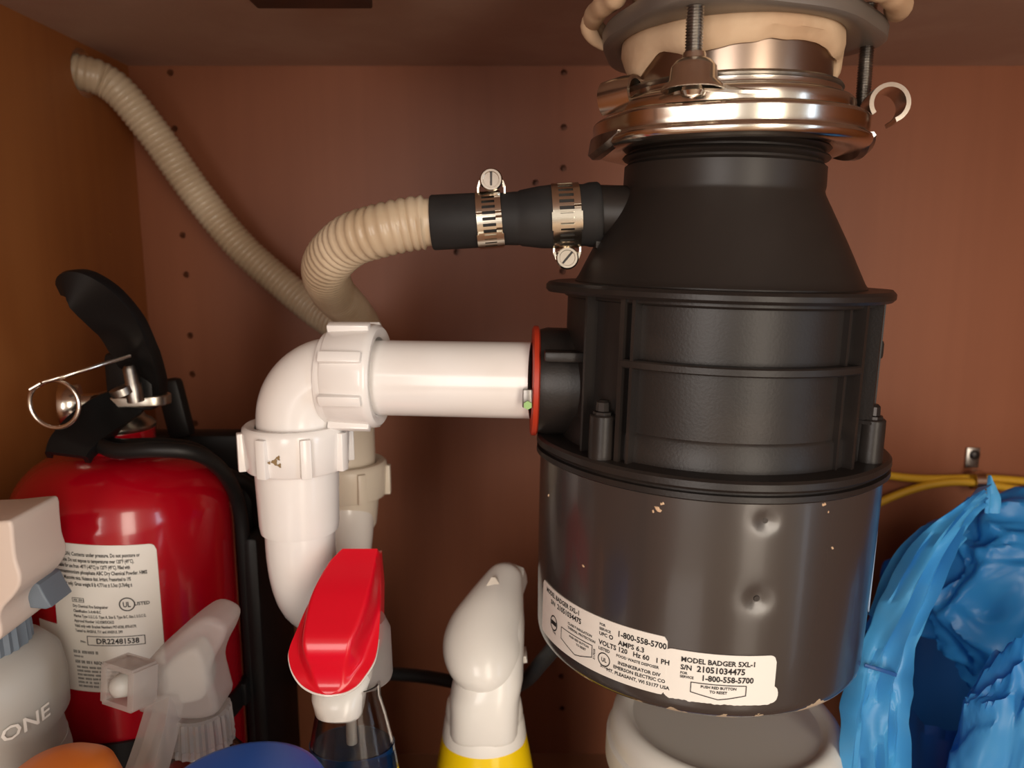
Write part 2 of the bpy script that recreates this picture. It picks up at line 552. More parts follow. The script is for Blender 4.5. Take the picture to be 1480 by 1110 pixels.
# ------------------------------------------------------------------ garbage disposer
DX, DY, ROLL = 0.0955, 0.3645, 0.024
ZB = -0.1887
Rm = Matrix.Rotation(ROLL, 4, 'Y')
base = Vector((DX, DY, H)) + (Rm @ Vector((0, 0, ZB)))
dis = thing('garbage_disposer', base, 'black food waste disposer hanging under the sink with white rating labels', 'garbage disposer',
            rot=(0, ROLL, 0), org=(0, 0, ZB))
def dpt(ph, r, z):
    a = R_(ph); return Vector((r * sin(a), -r * cos(a), z))
def d2w(v): return Vector((DX, DY, H)) + Rm @ Vector(v)

# neck with threads, then the cone
prof = [(0.030, 0.0565), (0.0415, 0.0565)]
for k in range(4):
    z = 0.0555 - k * 0.0042
    prof += [(0.0428, z), (0.0452, z - 0.0010), (0.0458, z - 0.0018), (0.0450, z - 0.0026), (0.0428, z - 0.0034)]
prof += [(0.0430, 0.0385), (0.0446, 0.0372), (0.0448, 0.0290), (0.0444, 0.0268), (0.0450, 0.0250), (0.0560, 0.0040),
         (0.0640, -0.0125), (0.0655, -0.0146), (0.0655, -0.0160)]
lathe(prof, 96).build('neck_housing', M_['cone_plastic'], dis, 35)
# top flange with two rounded ears
def ear(r, z, a):
    d = 0.0
    for ph in (-83, 84):
        d = max(d, 0.0030 * math.exp(-((math.degrees(a) - ph + 180) % 360 - 180) ** 2 / 90))
    return (r + d if r > 0.06 else r, z)
lathe([(0.050, -0.0150), (0.0755, -0.0152), (0.0768, -0.0165), (0.0768, -0.0185), (0.0755, -0.0198), (0.050, -0.0200)], 144, fn=ear).build('top_flange', M_['black_plastic'], dis, 35)
# drum
lathe([(0.05, -0.0190), (0.0700, -0.0190), (0.0700, -0.0215), (0.0686, -0.0222), (0.0686, -0.0748), (0.0696, -0.0762), (0.0700, -0.0885), (0.05, -0.0885)], 128).build('drum', M_['black_plastic'], dis, 35)
def arc_bar(p0_, p1_, r0, r1, z0, z1, n=24, b=0.0006):
    rings = []
    for k in range(n + 1):
        ph = p0_ + (p1_ - p0_) * k / n
        rings.append([dpt(ph, r0, z0), dpt(ph, r1 - b, z0), dpt(ph, r1, z0 + b), dpt(ph, r1, z1 - b), dpt(ph, r1 - b, z1), dpt(ph, r0, z1)])
    return loft(rings)
for ph in (-43.0, -39.0, 33.0, 38.5, 51.0, -59.0, 75.0):
    wdt = 1.6 if ph in (-43.0, 38.5) else 1.1
    rr = 0.0742 if abs(ph) > 38.6 or ph == 38.5 else 0.0712
    arc_bar(ph - wdt / 2, ph + wdt / 2, 0.066, rr, -0.0880, -0.0192, 3).build('vertical_rib', M_['black_plastic'], dis, 35)
arc_bar(-43, 38.5, 0.066, 0.0744, -0.0476, -0.0440, 36).build('cross_rib', M_['black_plastic'], dis, 35)
arc_bar(-43, 38.5, 0.066, 0.0728, -0.0216, -0.0192, 36).build('cross_rib', M_['black_plastic'], dis, 35)
for ph, r0 in ((-49.5, 0.0735), (54.0, 0.0735), (150, 0.0735)):
    c = dpt(ph, r0, 0)
    bo = lathe([(0, -0.0880), (0.0056, -0.0880), (0.0054, -0.0690), (0.0048, -0.0684), (0, -0.0684)], 20, c).build('screw_boss', M_['black_plastic'], dis, 35)
    lathe([(0, -0.0686), (0.0042, -0.0686), (0.0042, -0.0672), (0.0030, -0.0668), (0.0028, -0.0632), (0.0018, -0.0622), (0, -0.0622)], 8, c).build('screw', M_['bolt_dark'], bo, 35)
    arc_bar(ph - 4.2, ph + 4.2, 0.066, 0.0745, -0.0705, -0.0690, 5).build('boss_web', M_['black_plastic'], dis, 35)
# joint flange between drum and motor
def ear2(r, z, a):
    d = 0.0
    for ph in (-80, 64):
        d = max(d, 0.0016 * math.exp(-((math.degrees(a) - ph + 180) % 360 - 180) ** 2 / 160))
    return (r + d if r > 0.076 else r, z)
lathe([(0.060, -0.0868), (0.0790, -0.0870), (0.0802, -0.0880), (0.0804, -0.0905), (0.0796, -0.0916), (0.0782, -0.0918), (0.0782, -0.0928), (0.0802, -0.0930), (0.0803, -0.0952), (0.0790, -0.0962), (0.060, -0.0965)], 144, fn=ear2).build('joint_flange', M_['black_plastic'], dis, 35)
# motor can with two dimples
RM = 0.0793
def dimple(r, z, a):
    if r < 0.07: return (r, z)
    ph = (math.degrees(a) + 180) % 360 - 180
    d = 0
    for (pc, zc, s, h) in ((3.8, -0.1027, 0.0040, 0.0010), (3.2, -0.1350, 0.0055, 0.0012)):
        du = R_(ph - pc) * RM; q = (du * du + (z - zc) ** 2) / (s * s)
        d += h * math.exp(-q * 1.2)
    return (r - d, z)
zs = [-0.0960 - 0.0875 * k / 70 for k in range(71)]
mp_ = [(0.06, -0.0955)] + [(RM - 0.0012 * (k / 70) ** 2, z) for k, z in enumerate(zs)]
mp_ += [(0.0778, -0.1855), (0.0764, -0.1875), (0.0740, -0.1886), (0.0715, -0.1887), (0.0700, -0.1872), (0.03, -0.1850), (0.0, -0.1850)]
mo = lathe(mp_, 220, fn=dimple).build('motor_can', M_['motor_paint'], dis, 50)
for (pc, zc, s, h) in ((3.8, -0.1027, 0.0024, 0.0010), (3.2, -0.1350, 0.0026, 0.0012)):
    c = dpt(pc, RM - h - 0.0008, zc)
    lathe([(0, 0.0010), (s * .45, 0.0010), (s * 0.6, 0.0002), (s, 0.0008), (s * 1.15, 0.0), (s * 1.15, -0.0006)], 20, c, (sin(R_(pc)), -cos(R_(pc)), 0)).build('rivet', M_['bolt_dark'], mo, 40)
# paint flecks stuck to the can
def on_can(px, py, rad):
    d = FW + Vector((1, 0, 0)) * ((px - 740) / F) + UP * ((555 - py) / F)
    Mi = Rm.to_3x3().inverted(); o_ = Mi @ Vector((-DX, -DY, 0)); d = Mi @ d
    a = d.x ** 2 + d.y ** 2; b = o_.x * d.x + o_.y * d.y; c = o_.x ** 2 + o_.y ** 2 - rad * rad
    return o_ + d * ((-b - math.sqrt(max(0, b * b - a * c))) / a)
for (px, py, s_) in ((951, 736, 0.0013), (957, 728, 0.0008), (944, 739, 0.0006), (1191, 729, 0.0009), (1197, 740, 0.0004), (843, 818, 0.0006), (793, 716, 0.0006), (1203, 792, 0.0006)):
    p_ = on_can(px, py, RM)
    n_ = Vector((p_.x, p_.y, 0)).normalized(); ph_ = px * 0.7
    lathe([(0, 0.0004), (s_ * .7, 0.0003), (s_, -0.0001)], 9, p_, n_, fn=lambda r, z, a: (r * (1 + .35 * sin(2 * a + ph_) + .2 * sin(5 * a)), z)).build('paint_fleck', M_['putty'], mo, 0)
# outlet, gasket and clamp
oz = -0.0628
g = lathe([(0.0, 0.050), (0.0255, 0.050), (0.0255, 0.0780), (0.0245, 0.0815), (0.0, 0.0815)], 64, (0, 0, oz), (-1, 0, 0))
g.build('outlet', M_['black_plastic'], dis, 35)
lathe([(0.0, 0.0815), (0.0250, 0.0815), (0.0262, 0.0822), (0.0262, 0.0842), (0.0250, 0.0848), (0.0, 0.0848)], 64, (0, 0, oz), (-1, 0, 0)).build('gasket', M_['red_rubber'], dis, 35)
# outlet lug fin
bevbox((-0.0700, -0.0235, -0.0475), (0.020, 0.010, 0.0045), 0.0008).build('outlet_fin', M_['black_plastic'], dis, 35)
bevbox((0.0770, 0.004, -0.0440), (0.010, 0.012, 0.0095), 0.002).build('side_lug', M_['black_plastic'], dis, 35)
# small flange bolt with nut in front of the tube end
bq = bevbox((-0.0868, -0.0215, oz - 0.0045), (0.0048, 0.004, 0.0085), 0.0006).build('clamp_tab', M_['zinc'], dis, 35)
lathe([(0, 0), (0.0020, 0), (0.0020, 0.0016), (0, 0.0016)], 6, (-0.0868, -0.0234, oz - 0.0072), (0, -1, 0)).build('bolt_end', M_['seal_green'], bq, 35)
# dishwasher inlet on the cone
iz = 0.0150
lathe([(0.0, 0.030), (0.0155, 0.034), (0.0128, 0.044), (0.0122, 0.0760), (0.0, 0.0760)], 40, (0, -0.002, iz), (-1, 0, 0.02)).build('dishwasher_inlet', M_['cone_plastic'], dis, 35)
arc_bar(-84, -80, 0.050, 0.0585, 0.000, 0.006, 3).build('inlet_web', M_['cone_plastic'], dis, 35)

# rating labels on the motor
RL = RM - 0.0008
def lab(phi0, phi1, v0, v1, rad, cutf, th=0.0003):
    Lw = R_(phi1 - phi0) * RL
    g = sheet_from_cols(rounded_patch(0, Lw, v0, v1, rad, 60, cutf), th)
    return wrap(g, RL + 0.0004, R_(phi0), 0, 0, 0)
ph0 = -76.0
U = lambda ph: R_(ph - ph0) * RL           # degrees -> distance along the label
sh1 = lab(ph0, -21.0, -0.1800, -0.1545, 0.002, None).build('rating_label', M_['paper'], dis, 50)
def ragged(u, a, b):
    return (a + 0.0007 * noise.noise(Vector((u * 500, 3, 0))), b)
sh2 = lab(-22.0, 10.8, -0.1805, -0.1590, 0.0030, ragged, th=0.0002).build('rating_label', M_['paper'], dis, 50)
# rounded tongue of the backing sheet
g = sheet_from_cols(rounded_patch(0, 0.006, -0.1800, -0.1725, 0.003, 14), 0.0001)
wrap(g, RL + 0.0004, R_(7.6), 0, 0, 0).build('label_backing', M_['paper'], dis, 50)
def u_at(px_deg): return R_(px_deg - ph0) * RL
txt = []
A = lambda t, ph, z, s, al='LEFT', xs=1.0: txt.append((t, u_at(ph), z, s, al, xs))
A('MODEL BADGER 5XL-1', -72, -0.1582, 0.0030, 'LEFT', 0.92)
A('S/N', -68, -0.1618, 0.0028); A('21051034475', -63.5, -0.1618, 0.0034, 'LEFT', 0.95)
A('CLASS F INSULATION', -57.0, -0.1652, 0.0016); A('THERMAL PROTECTION', -57.0, -0.1672, 0.0016)
A('PUSH RED BUTTON', -56.0, -0.1708, 0.0014); A('TO RESET', -52.5, -0.1727, 0.0014)
A('TYPE', -66, -0.1750, 0.0013)
A('FOR', -43.0, -0.1578, 0.0016); A('SERVICE', -43.0, -0.1598, 0.0016); A('UPC', -43.0, -0.1622, 0.0022)
A('1-800-558-5700', -36.5, -0.1598, 0.0036, 'LEFT', 0.92)
A('AMPS 6.3', -36.0, -0.1635, 0.0030)
A('VOLTS 120   Hz 60   1 PH', -43.0, -0.1664, 0.0030, 'LEFT', 0.98)
A('LISTED', -43.0, -0.1688, 0.0019); A('517L', -42.0, -0.1765, 0.0018)
A('FOOD WASTE DISPOSER', -36.5, -0.1690, 0.0017)
A('INSINKERATOR DIV', -29.0, -0.1722, 0.0021, 'CENTER'); A('EMERSON ELECTRIC CO', -29.0, -0.1746, 0.0021, 'CENTER'); A('MT. PLEASANT, WI 53177 USA', -29.5, -0.1772, 0.0021, 'CENTER')
A('UL', -40.8, -0.1737, 0.0026, 'CENTER', 0.85)
A('MODEL BADGER 5XL-1', -16.5, -0.1636, 0.0030, 'LEFT', 0.97)
A('S/N', -16.5, -0.1670, 0.0030); A('21051034475', -11.8, -0.1671, 0.0036, 'LEFT', 0.97)
A('FOR', -16.5, -0.1690, 0.0015); A('SERVICE', -16.5, -0.1706, 0.0015)
A('1-800-558-5700', -10.4, -0.1707, 0.0034, 'LEFT', 0.95)
A('PUSH RED BUTTON', -5.2, -0.1739, 0.0016, 'CENTER'); A('TO RESET', -5.2, -0.1758, 0.0016, 'CENTER')
tg = text_geo(txt, 0.026)
for (pa, pb, za, zb, zt) in ((-60.5, -45.5, -0.1688, -0.1742, -0.1775), (-13.2, 2.8, -0.1720, -0.1762, -0.1784)):
    um = (u_at(pa) + u_at(pb)) / 2
    # the frame ends in a shallow point
    pts = []
    for k in range(9): pts.append((u_at(pa) + (u_at(pb) - u_at(pa)) * k / 8, za))
    pts += [(u_at(pb), zb)]
    for k in range(1, 4): pts.append((u_at(pb) + (um + 0.001 - u_at(pb)) * k / 4, zb + (zt - zb) * k / 4))
    pts += [(um, zt)]
    for k in range(1, 4): pts.append((um + (u_at(pa) - um) * k / 4, zt + (zb - zt) * k / 4))
    pts += [(u_at(pa), zb)]
    tg.join(outline_geo(pts, 0.00035))
tg.join(outline_geo(circ_pts(u_at(-40.8), -0.1727, 0.0029), 0.00045))
tg.join(outline_geo(circ_pts(u_at(-65.5), -0.1702, 0.0030, ry=0.0034), 0.0006))
tg.join(G().add([Vector((u_at(-65.5) + x, -0.1702 + y, 0)) for x, y in ((-.0024, -.001), (.0024, -.001), (.0024, .001), (-.0024, .001))], [(0, 1, 2, 3)]))
tg.join(outline_geo(circ_pts(u_at(-38.6), -0.1614, 0.0008, 14), 0.0004))
t2 = text_geo([('E17838', 0, 0, 0.0016, 'CENTER', 1.0)], 0.01)
t2.V = [Vector((u_at(-44.2) - p.y, -0.1722 + p.x, 0)) for p in t2.V]
tg.join(t2)
# wrap the lettering a hair above each sheet
wrap(tg, RL + 0.00085, R_(ph0), 0, 0, 0).build('label_lettering', M_['ink'], sh1, 0)
# pale blue sticker on the flank
lab(61, 76, -0.1600, -0.1060, 0.004, None).build('side_sticker', M_['sticker_blue'], dis, 50)

# ------------------------------------------------------------------ sink mount above the disposer
mz = lambda z: H + z
mnt = thing('sink_mount', (DX + 0.003, DY, mz(0.046)), 'shiny metal sink mount with three threaded screws and beige putty above the disposer', 'sink mount')
cx, cy = DX + 0.0015, DY
O = Vector((cx, cy, H))
SCR = (-117 + 90, 3 + 90, 123 + 90)         # as angles turning right from the front
def mp(ph, r, z):
    a = R_(ph); return O + Vector((r * sin(a), -r * cos(a), z))
def ringfn(r, z, a):
    ph = math.degrees(a); d = 0
    for s in (-27 - 18, 93 + 14, 213):
        d = max(d, math.exp(-((ph - s + 180) % 360 - 180) ** 2 / 160))
    return (r + 0.004 * d if r > 0.055 else r, z)
# lower twist ring
lathe([(0.0440, 0.0500), (0.0470, 0.0455), (0.0545, 0.0436), (0.0580, 0.0438), (0.0598, 0.0446), (0.0609, 0.0458), (0.0613, 0.0472), (0.0609, 0.0484), (0.0601, 0.0489), (0.0597, 0.0492), (0.0596, 0.0496), (0.0598, 0.0520), (0.0600, 0.0550), (0.0600, 0.0556), (0.0596, 0.0564), (0.0584, 0.0572), (0.0540, 0.0577), (0.0440, 0.0570)], 128, O, fn=ringfn).build('twist_ring', M_['chrome'], mnt, 50)
# upper ring, rising to the flange tube
lathe([(0.0430, 0.0575), (0.0530, 0.0575), (0.0536, 0.0580), (0.0537, 0.0586), (0.0538, 0.0620), (0.0536, 0.0630), (0.0526, 0.0640), (0.0490, 0.0652), (0.0482, 0.0658), (0.0481, 0.0664), (0.0481, 0.0678), (0.0455, 0.0688), (0.0430, 0.0688)], 128, O).build('upper_ring', M_['chrome'], mnt, 50)
lathe([(0.0465, 0.0676), (0.0480, 0.0682), (0.0486, 0.0692), (0.0480, 0.0702), (0.0455, 0.0706)], 96, O).build('snap_ring', M_['zinc'], mnt, 50)
# flange tube up to the sink
lathe([(0.040, 0.060), (0.0436, 0.060), (0.0436, 0.112), (0.0560, 0.120), (0.058, ZC - H), (0.040, ZC - H)], 96, O).build('flange_tube', M_['flange_steel'], mnt, 50)
# three-lobed backup ring
def lobes(r, z, a):
    ph = math.degrees(a); d = 0
    for s in SCR:
        d = max(d, math.exp(-((ph - s + 180) % 360 - 180) ** 2 / 520))
    return (r + 0.0130 * d if r > 0.05 else r, z)
lathe([(0.0445, 0.0935), (0.0490, 0.0905), (0.0545, 0.0905), (0.0560, 0.0915), (0.0565, 0.0965), (0.0555, 0.0985), (0.0460, 0.0985), (0.0445, 0.0975)], 144, O, fn=lobes).build('backup_ring', M_['backup_iron'], mnt, 40)
for k, ph in enumerate(SCR):
    c = mp(ph, 0.0625, 0)
    z0 = 0.0600 if k == 0 else 0.0540
    pr = [(0, z0)]
    z = z0
    while z < 0.1085:
        pr += [(0.0028, z), (0.0034, z + 0.0005)]; z += 0.0011
    pr += [(0.0028, z), (0, z)]
    lathe(pr, 16, c).build('mount_screw', M_['zinc'], mnt, 30)
# front ear: dome with the screw head under it
c = mp(SCR[0], 0.0615, 0)
dome = lathe([(0.0, 0.0742), (0.0042, 0.0742), (0.0046, 0.0722), (0.0068, 0.0712), (0.0086, 0.0690), (0.0092, 0.0640), (0.0118, 0.0618), (0.0122, 0.0606), (0.0112, 0.0604), (0.0085, 0.0625), (0.0, 0.0650)], 40, c).build('screw_ear', M_['chrome'], mnt, 50)
lathe([(0, 0.0620), (0.0045, 0.0618), (0.0050, 0.0602), (0.0040, 0.0586), (0.0014, 0.0580), (0.0010, 0.0592), (0, 0.0594)], 24, c).build('screw_head', M_['chrome'], dome, 40)
# ear plate joining the dome to the upper ring
rings = []
for k in range(13):
    ph = SCR[0] - 16 + 44 * k / 12
    w2 = 0.0545 + 0.010 * math.exp(-((ph - SCR[0]) / 12) ** 2)
    rings.append([mp(ph, 0.0460, 0.0600), mp(ph, w2, 0.0596), mp(ph, w2, 0.0608), mp(ph, 0.0470, 0.0660)])
loft(rings).build('ear_plate', M_['chrome'], mnt, 40)
# rolled hooks of the ring
def hook(c, ax, rad, length, a0, a1, name='rolled_hook'):
    Mf = Matrix.Translation(c) @ frame(ax)
    n = 22; rings = []
    for k in range(n + 1):
        a = R_(a0 + (a1 - a0) * k / n)
        rings.append([Mf @ Vector((r * cos(a), r * sin(a), zz)) for r, zz in ((rad, -length / 2), (rad + .0003, 0), (rad, length / 2), (rad - .0019, length / 2), (rad - .0019, -length / 2))])
    return loft(rings).build(name, M_['chrome'], mnt, 50)
ck = at(1279, 154, 0.352)
hook(ck, (-0.10, -1, 0.1), 0.0086, 0.012, -70, 215)
ck = at(899, 141, 0.350)
hook(ck, (0.75, -0.62, 0.1), 0.0082, 0.015, -80, 235)
# lip tabs under the ring, left and right
for (a0, a1) in ((-112, -60), (66, 112)):
    rings = []
    for k in range(17):
        ph = a0 + (a1 - a0) * k / 16
        e = sin(pi * k / 16) ** 0.8
        zb_ = 0.0465 - 0.0055 * e
        rings.append([mp(ph, 0.0575, 0.050), mp(ph, 0.0612, 0.050), mp(ph, 0.0622, zb_ + .002), mp(ph, 0.0600, zb_), mp(ph, 0.0570, zb_)])
    loft(rings).build('ring_tab', M_['zinc'], mnt, 40)
# putty squeezed out below the backup ring
V = []; Fc = []; n = 120; prof_n = 9
for i in range(n):
    a = 2 * pi * i / n; ph = math.degrees(a)
    wv = noise.noise(Vector((cos(a) * 2.2, sin(a) * 2.2, 0.3))) * 0.0042 + noise.noise(Vector((cos(a) * 6, sin(a) * 6, 2))) * 0.0014
    zb_ = 0.0800 + wv
    dd = ((ph - 83 + 180) % 360 - 180)
    zb_ -= 0.007 * math.exp(-(dd / 7) ** 2)
    dd = ((ph + 72 + 180) % 360 - 180)
    zb_ -= 0.006 * math.exp(-(dd / 14) ** 2)
    ro = 0.0474 + 0.0008 * noise.noise(Vector((cos(a) * 4, sin(a) * 4, 7)))
    pr = [(0.0432, zb_ + 0.001), (0.0446, zb_), (0.0462, zb_ + 0.0012), (ro, zb_ + 0.004), (ro + .0006, 0.0865), (ro + .0004, 0.0905), (ro, 0.0945), (0.045, 0.0950), (0.0432, 0.094)]
    V += [O + Vector((r * sin(a), -r * cos(a), z)) for r, z in pr]
for i in range(n):
    j = (i + 1) % n
    for k in range(prof_n - 1):
        Fc.append((i * prof_n + k, j * prof_n + k, j * prof_n + k + 1, i * prof_n + k + 1))
mk('putty', V, Fc, M_['putty'], mnt, 60)
def blob(P, r0, name='putty', n=10, seed=1.0, sq=1.0):
    S = resample(spline(P, 10), 0.0018)
    m = len(S)
    return tube(S, lambda k: r0 * (min(1, (k + 0.6) / 4, (m - k - 0.4) / 4)) ** 0.5 * (1 + 0.30 * noise.noise(S[k] * 120 + Vector((seed, 0, 0)))), 16).build(name, M_['putty'], mnt, 70)
blob([at(905, -6, 0.372), at(880, 8, 0.372), at(858, 22, 0.372), at(850, 38, 0.374), at(858, 55, 0.376), at(873, 70, 0.378)], 0.0036, seed=2)
blob([mp(18, 0.0600, 0.1015), mp(34, 0.0600, 0.1025), mp(52, 0.0625, 0.1020), mp(70, 0.067, 0.1010), mp(84, 0.0690, 0.1025)], 0.0050, seed=5)
blob([mp(-60, 0.0600, 0.1035), mp(-80, 0.0600, 0.1030), mp(-100, 0.0610, 0.1030), mp(-125, 0.0650, 0.1030)], 0.0044, seed=8)

# ------------------------------------------------------------------ drain pipe and trap
PY = 0.372
pa = d2w((-0.0850, 0, oz)); pa.y = DY
pb = at(552, 546, PY); 
dr = thing('drain_trap', (at(430, 905, PY).x, 0.43, at(430, 905, PY).z), 'white plastic drain pipe with elbow, slip nuts and trap beside the disposer', 'drain pipe')
ax = (pb - pa).normalized()
RT = 0.0183
nut_c = at(517, 543, PY)
L1 = (nut_c - pa).length
tb = lathe([(RT - .002, 0.0), (RT, 0.0), (RT, L1), (RT - .002, L1)], 64, pa, ax).build('discharge_tube', M_['pvc'], dr, 50)
def slip_nut(c, axis, r, hgt, bore, nr, phase, m, name='slip_nut', rib=0.0024):
    """ring nut with grip ribs; the flat face looks along +axis"""
    g = lathe([(bore, -hgt / 2), (r * 0.90, -hgt / 2), (r * 0.93, -hgt / 2 + .001), (r * 0.965, hgt / 2 - 0.004), (r * 0.95, hgt / 2 - 0.0012), (r * 0.90, hgt / 2), (bore + .0016, hgt / 2), (bore, hgt / 2 - .0012), (bore, -hgt / 2)], 72, (0, 0, 0))
    for k in range(nr):
        a = 2 * pi * k / nr + phase
        q = bevbox((0, -(r * 0.955), -0.0012), (0.0052, rib * 2, hgt * 0.86), 0.0007)
        q.xf(Matrix.Rotation(a, 4, 'Z')); g.join(q)
    g.xf(Matrix.Translation(c) @ frame(axis))
    return g.build(name, m, dr, 40)
slip_nut(nut_c, -ax, 0.0262, 0.0235, 0.0190, 8, 0.30, M_['pvc'])
# elbow
ec = at(430, 612, PY)                         # lower end of the elbow
es = at(497, 545, PY)
cr = at(490, 606, PY)
P = []
r_el = (es - cr).length
hx = (es - cr); 
for k in range(19):
    t = k / 18
    a = pi / 2 + (pi / 2) * t
    P.append(Vector((cr.x + (cr.x - ec.x) * cos(a), PY, cr.z + (es.z - cr.z) * sin(a))))
P = [Vector((es.x + 0.012, PY, es.z))] + P + [Vector((ec.x, PY, ec.z - 0.014))]
tube(P, 0.0196, 48).build('elbow', M_['pvc'], dr, 50)
lathe([(0.017, -0.004), (0.0222, -0.004), (0.0228, -0.002), (0.0228, 0.006), (0.0216, 0.008), (0.017, 0.008)], 64, at(486, 546, PY), -ax).build('elbow_collar', M_['pvc'], dr, 50)
n2c = at(429, 642, PY)
slip_nut(n2c, (0.0, 0.0, 1), 0.0268, 0.0220, 0.0198, 8, 0.42, M_['pvc'])
# rust-brown grime on the nut
gp = [(0.0252, 0)]
# hub and J-bend, which runs back toward the wall and up to the second nut
zh0 = at(430, 684, PY - 0.02).z; zh1 = at(432, 785, PY - 0.02).z
X1 = at(433, 750, PY).x
lathe([(0.016, zh0 + 0.010), (0.0206, zh0 + 0.010), (0.0206, zh0), (0.0196, zh1 + 0.004), (0.0190, zh1), (0.0172, zh1 - 0.0004), (0.016, zh1)], 64, (X1, PY, 0)).build('trap_hub', M_['pvc'], dr, 40)
RB = 0.0172; BY = 0.0500                       # bend radius
X2 = at(502, 700, PY + 2 * BY).x
zb0 = at(433, 906, PY).z + RB - 0.021
P = [Vector((X1, PY, zh1 + 0.006)), Vector((X1, PY, zb0 + BY * 0.98))]
for k in range(1, 21):
    a = pi * k / 20
    P.append(Vector((X1 + (X2 - X1) * (1 - cos(a)) / 2, PY + BY * (1 - cos(a)), zb0 + BY * (1 - sin(a)) - 0.0)))
zr = at(515, 690, PY + 2 * BY).z
P.append(Vector((X2, PY + 2 * BY, zr)))
tube(resample(P, 0.004), RB, 40).build('trap_bend', M_['pvc'], dr, 50)
# second riser, its nut, and the arm into the wall
za = at(515, 545, PY + 2 * BY).z
lathe([(0.015, zr - 0.035), (0.0176, zr - 0.030), (0.0205, zr - 0.004), (0.0205, zr)], 48, (X2, PY + 2 * BY, 0)).build('riser_hub', M_['pvc_back'], dr, 50)
slip_nut(Vector((X2, PY + 2 * BY, zr)), (0, 0, 1), 0.0262, 0.022, 0.0185, 6, 0.55, M_['pvc_back'])
P = [Vector((X2, PY + 2 * BY, zr - 0.004)), Vector((X2, PY + 2 * BY, za - 0.026))]
for k in range(1, 13):
    a = (pi / 2) * k / 12
    P.append(Vector((X2, PY + 2 * BY + 0.026 * (1 - cos(a)), za - 0.026 * (1 - sin(a)))))
P.append(Vector((ARM.x, WY - 0.05, ARM.z)))
P.append(Vector((ARM.x, WY + 0.045, ARM.z)))
tube(resample(P, 0.005), 0.0180, 40).build('trap_arm', M_['pvc_back'], dr, 50)
# grime spots
for (px, py, s) in ((397, 668, 0.0016), (402, 662, 0.0011), (389, 669, 0.0007), (404, 673, 0.0010)):
    c = at(px, py, PY - 0.0254)
    g = lathe([(0, 0.0003), (s * .8, 0.0003), (s, 0.0)], 9, c, (-0.3, -1, 0), fn=lambda r, z, a: (r * (1 + .4 * sin(3 * a)), z))
    g.build('grime_spot', M_['grime'], dr, 0)

# ------------------------------------------------------------------ corrugated hose, rubber sleeve, clamps
HP = [(645, 321, .3625), (600, 323, .3625), (548, 334, .363), (503, 350, .372), (472, 385, .395), (480, 420, .438), (506, 448, .485), (522, 468, .526),
      (528, 484, .560), (510, 482, .590), (468, 458, .606), (420, 420, .612), (350, 358, .612), (285, 280, .608), (228, 200, .600), (180, 140, .592), (150, 116, .588)]
hend = Vector((XL, 0.582, at(128, 106, 0.582).z))
S = resample(spline([at(*p) for p in HP] + [hend, hend + Vector((-0.035, -0.008, 0.006))], 14), 0.00105)
hs = tube(S, lambda k: (0.0114 + 0.0011 * (0, 0.75, 1, 0.75)[k % 4]) if k > 9 else 0.0108, 22).build('corrugated_hose', M_['hose'], None, 70)
tag(hs, 'cream corrugated dishwasher hose looping from the rubber sleeve to the left wall', 'hose')
a0 = at(624, 322, .3625); a1 = d2w((-0.0555, -0.002, iz + 0.0005))
ax = (a1 - a0).normalized(); Ls = (a1 - a0).length
rs = lathe([(0.0105, 0.0), (0.0120, 0.0), (0.0125, 0.0008), (0.0124, 0.020), (0.0119, 0.026), (0.0118, 0.034), (0.0121, 0.0385), (0.0120, 0.040), (0.0126, 0.041), (0.0140, 0.050), (0.0143, 0.055), (0.0140, 0.062),
            (0.0139, 0.070), (0.0146, 0.0725), (0.0146, Ls - .001), (0.0138, Ls), (0.0124, Ls)], 56, a0, ax).build('rubber_sleeve', M_['rubber'], None, 45)
tag(rs, 'black rubber sleeve joining the cream hose to the disposer inlet', 'hose connector')

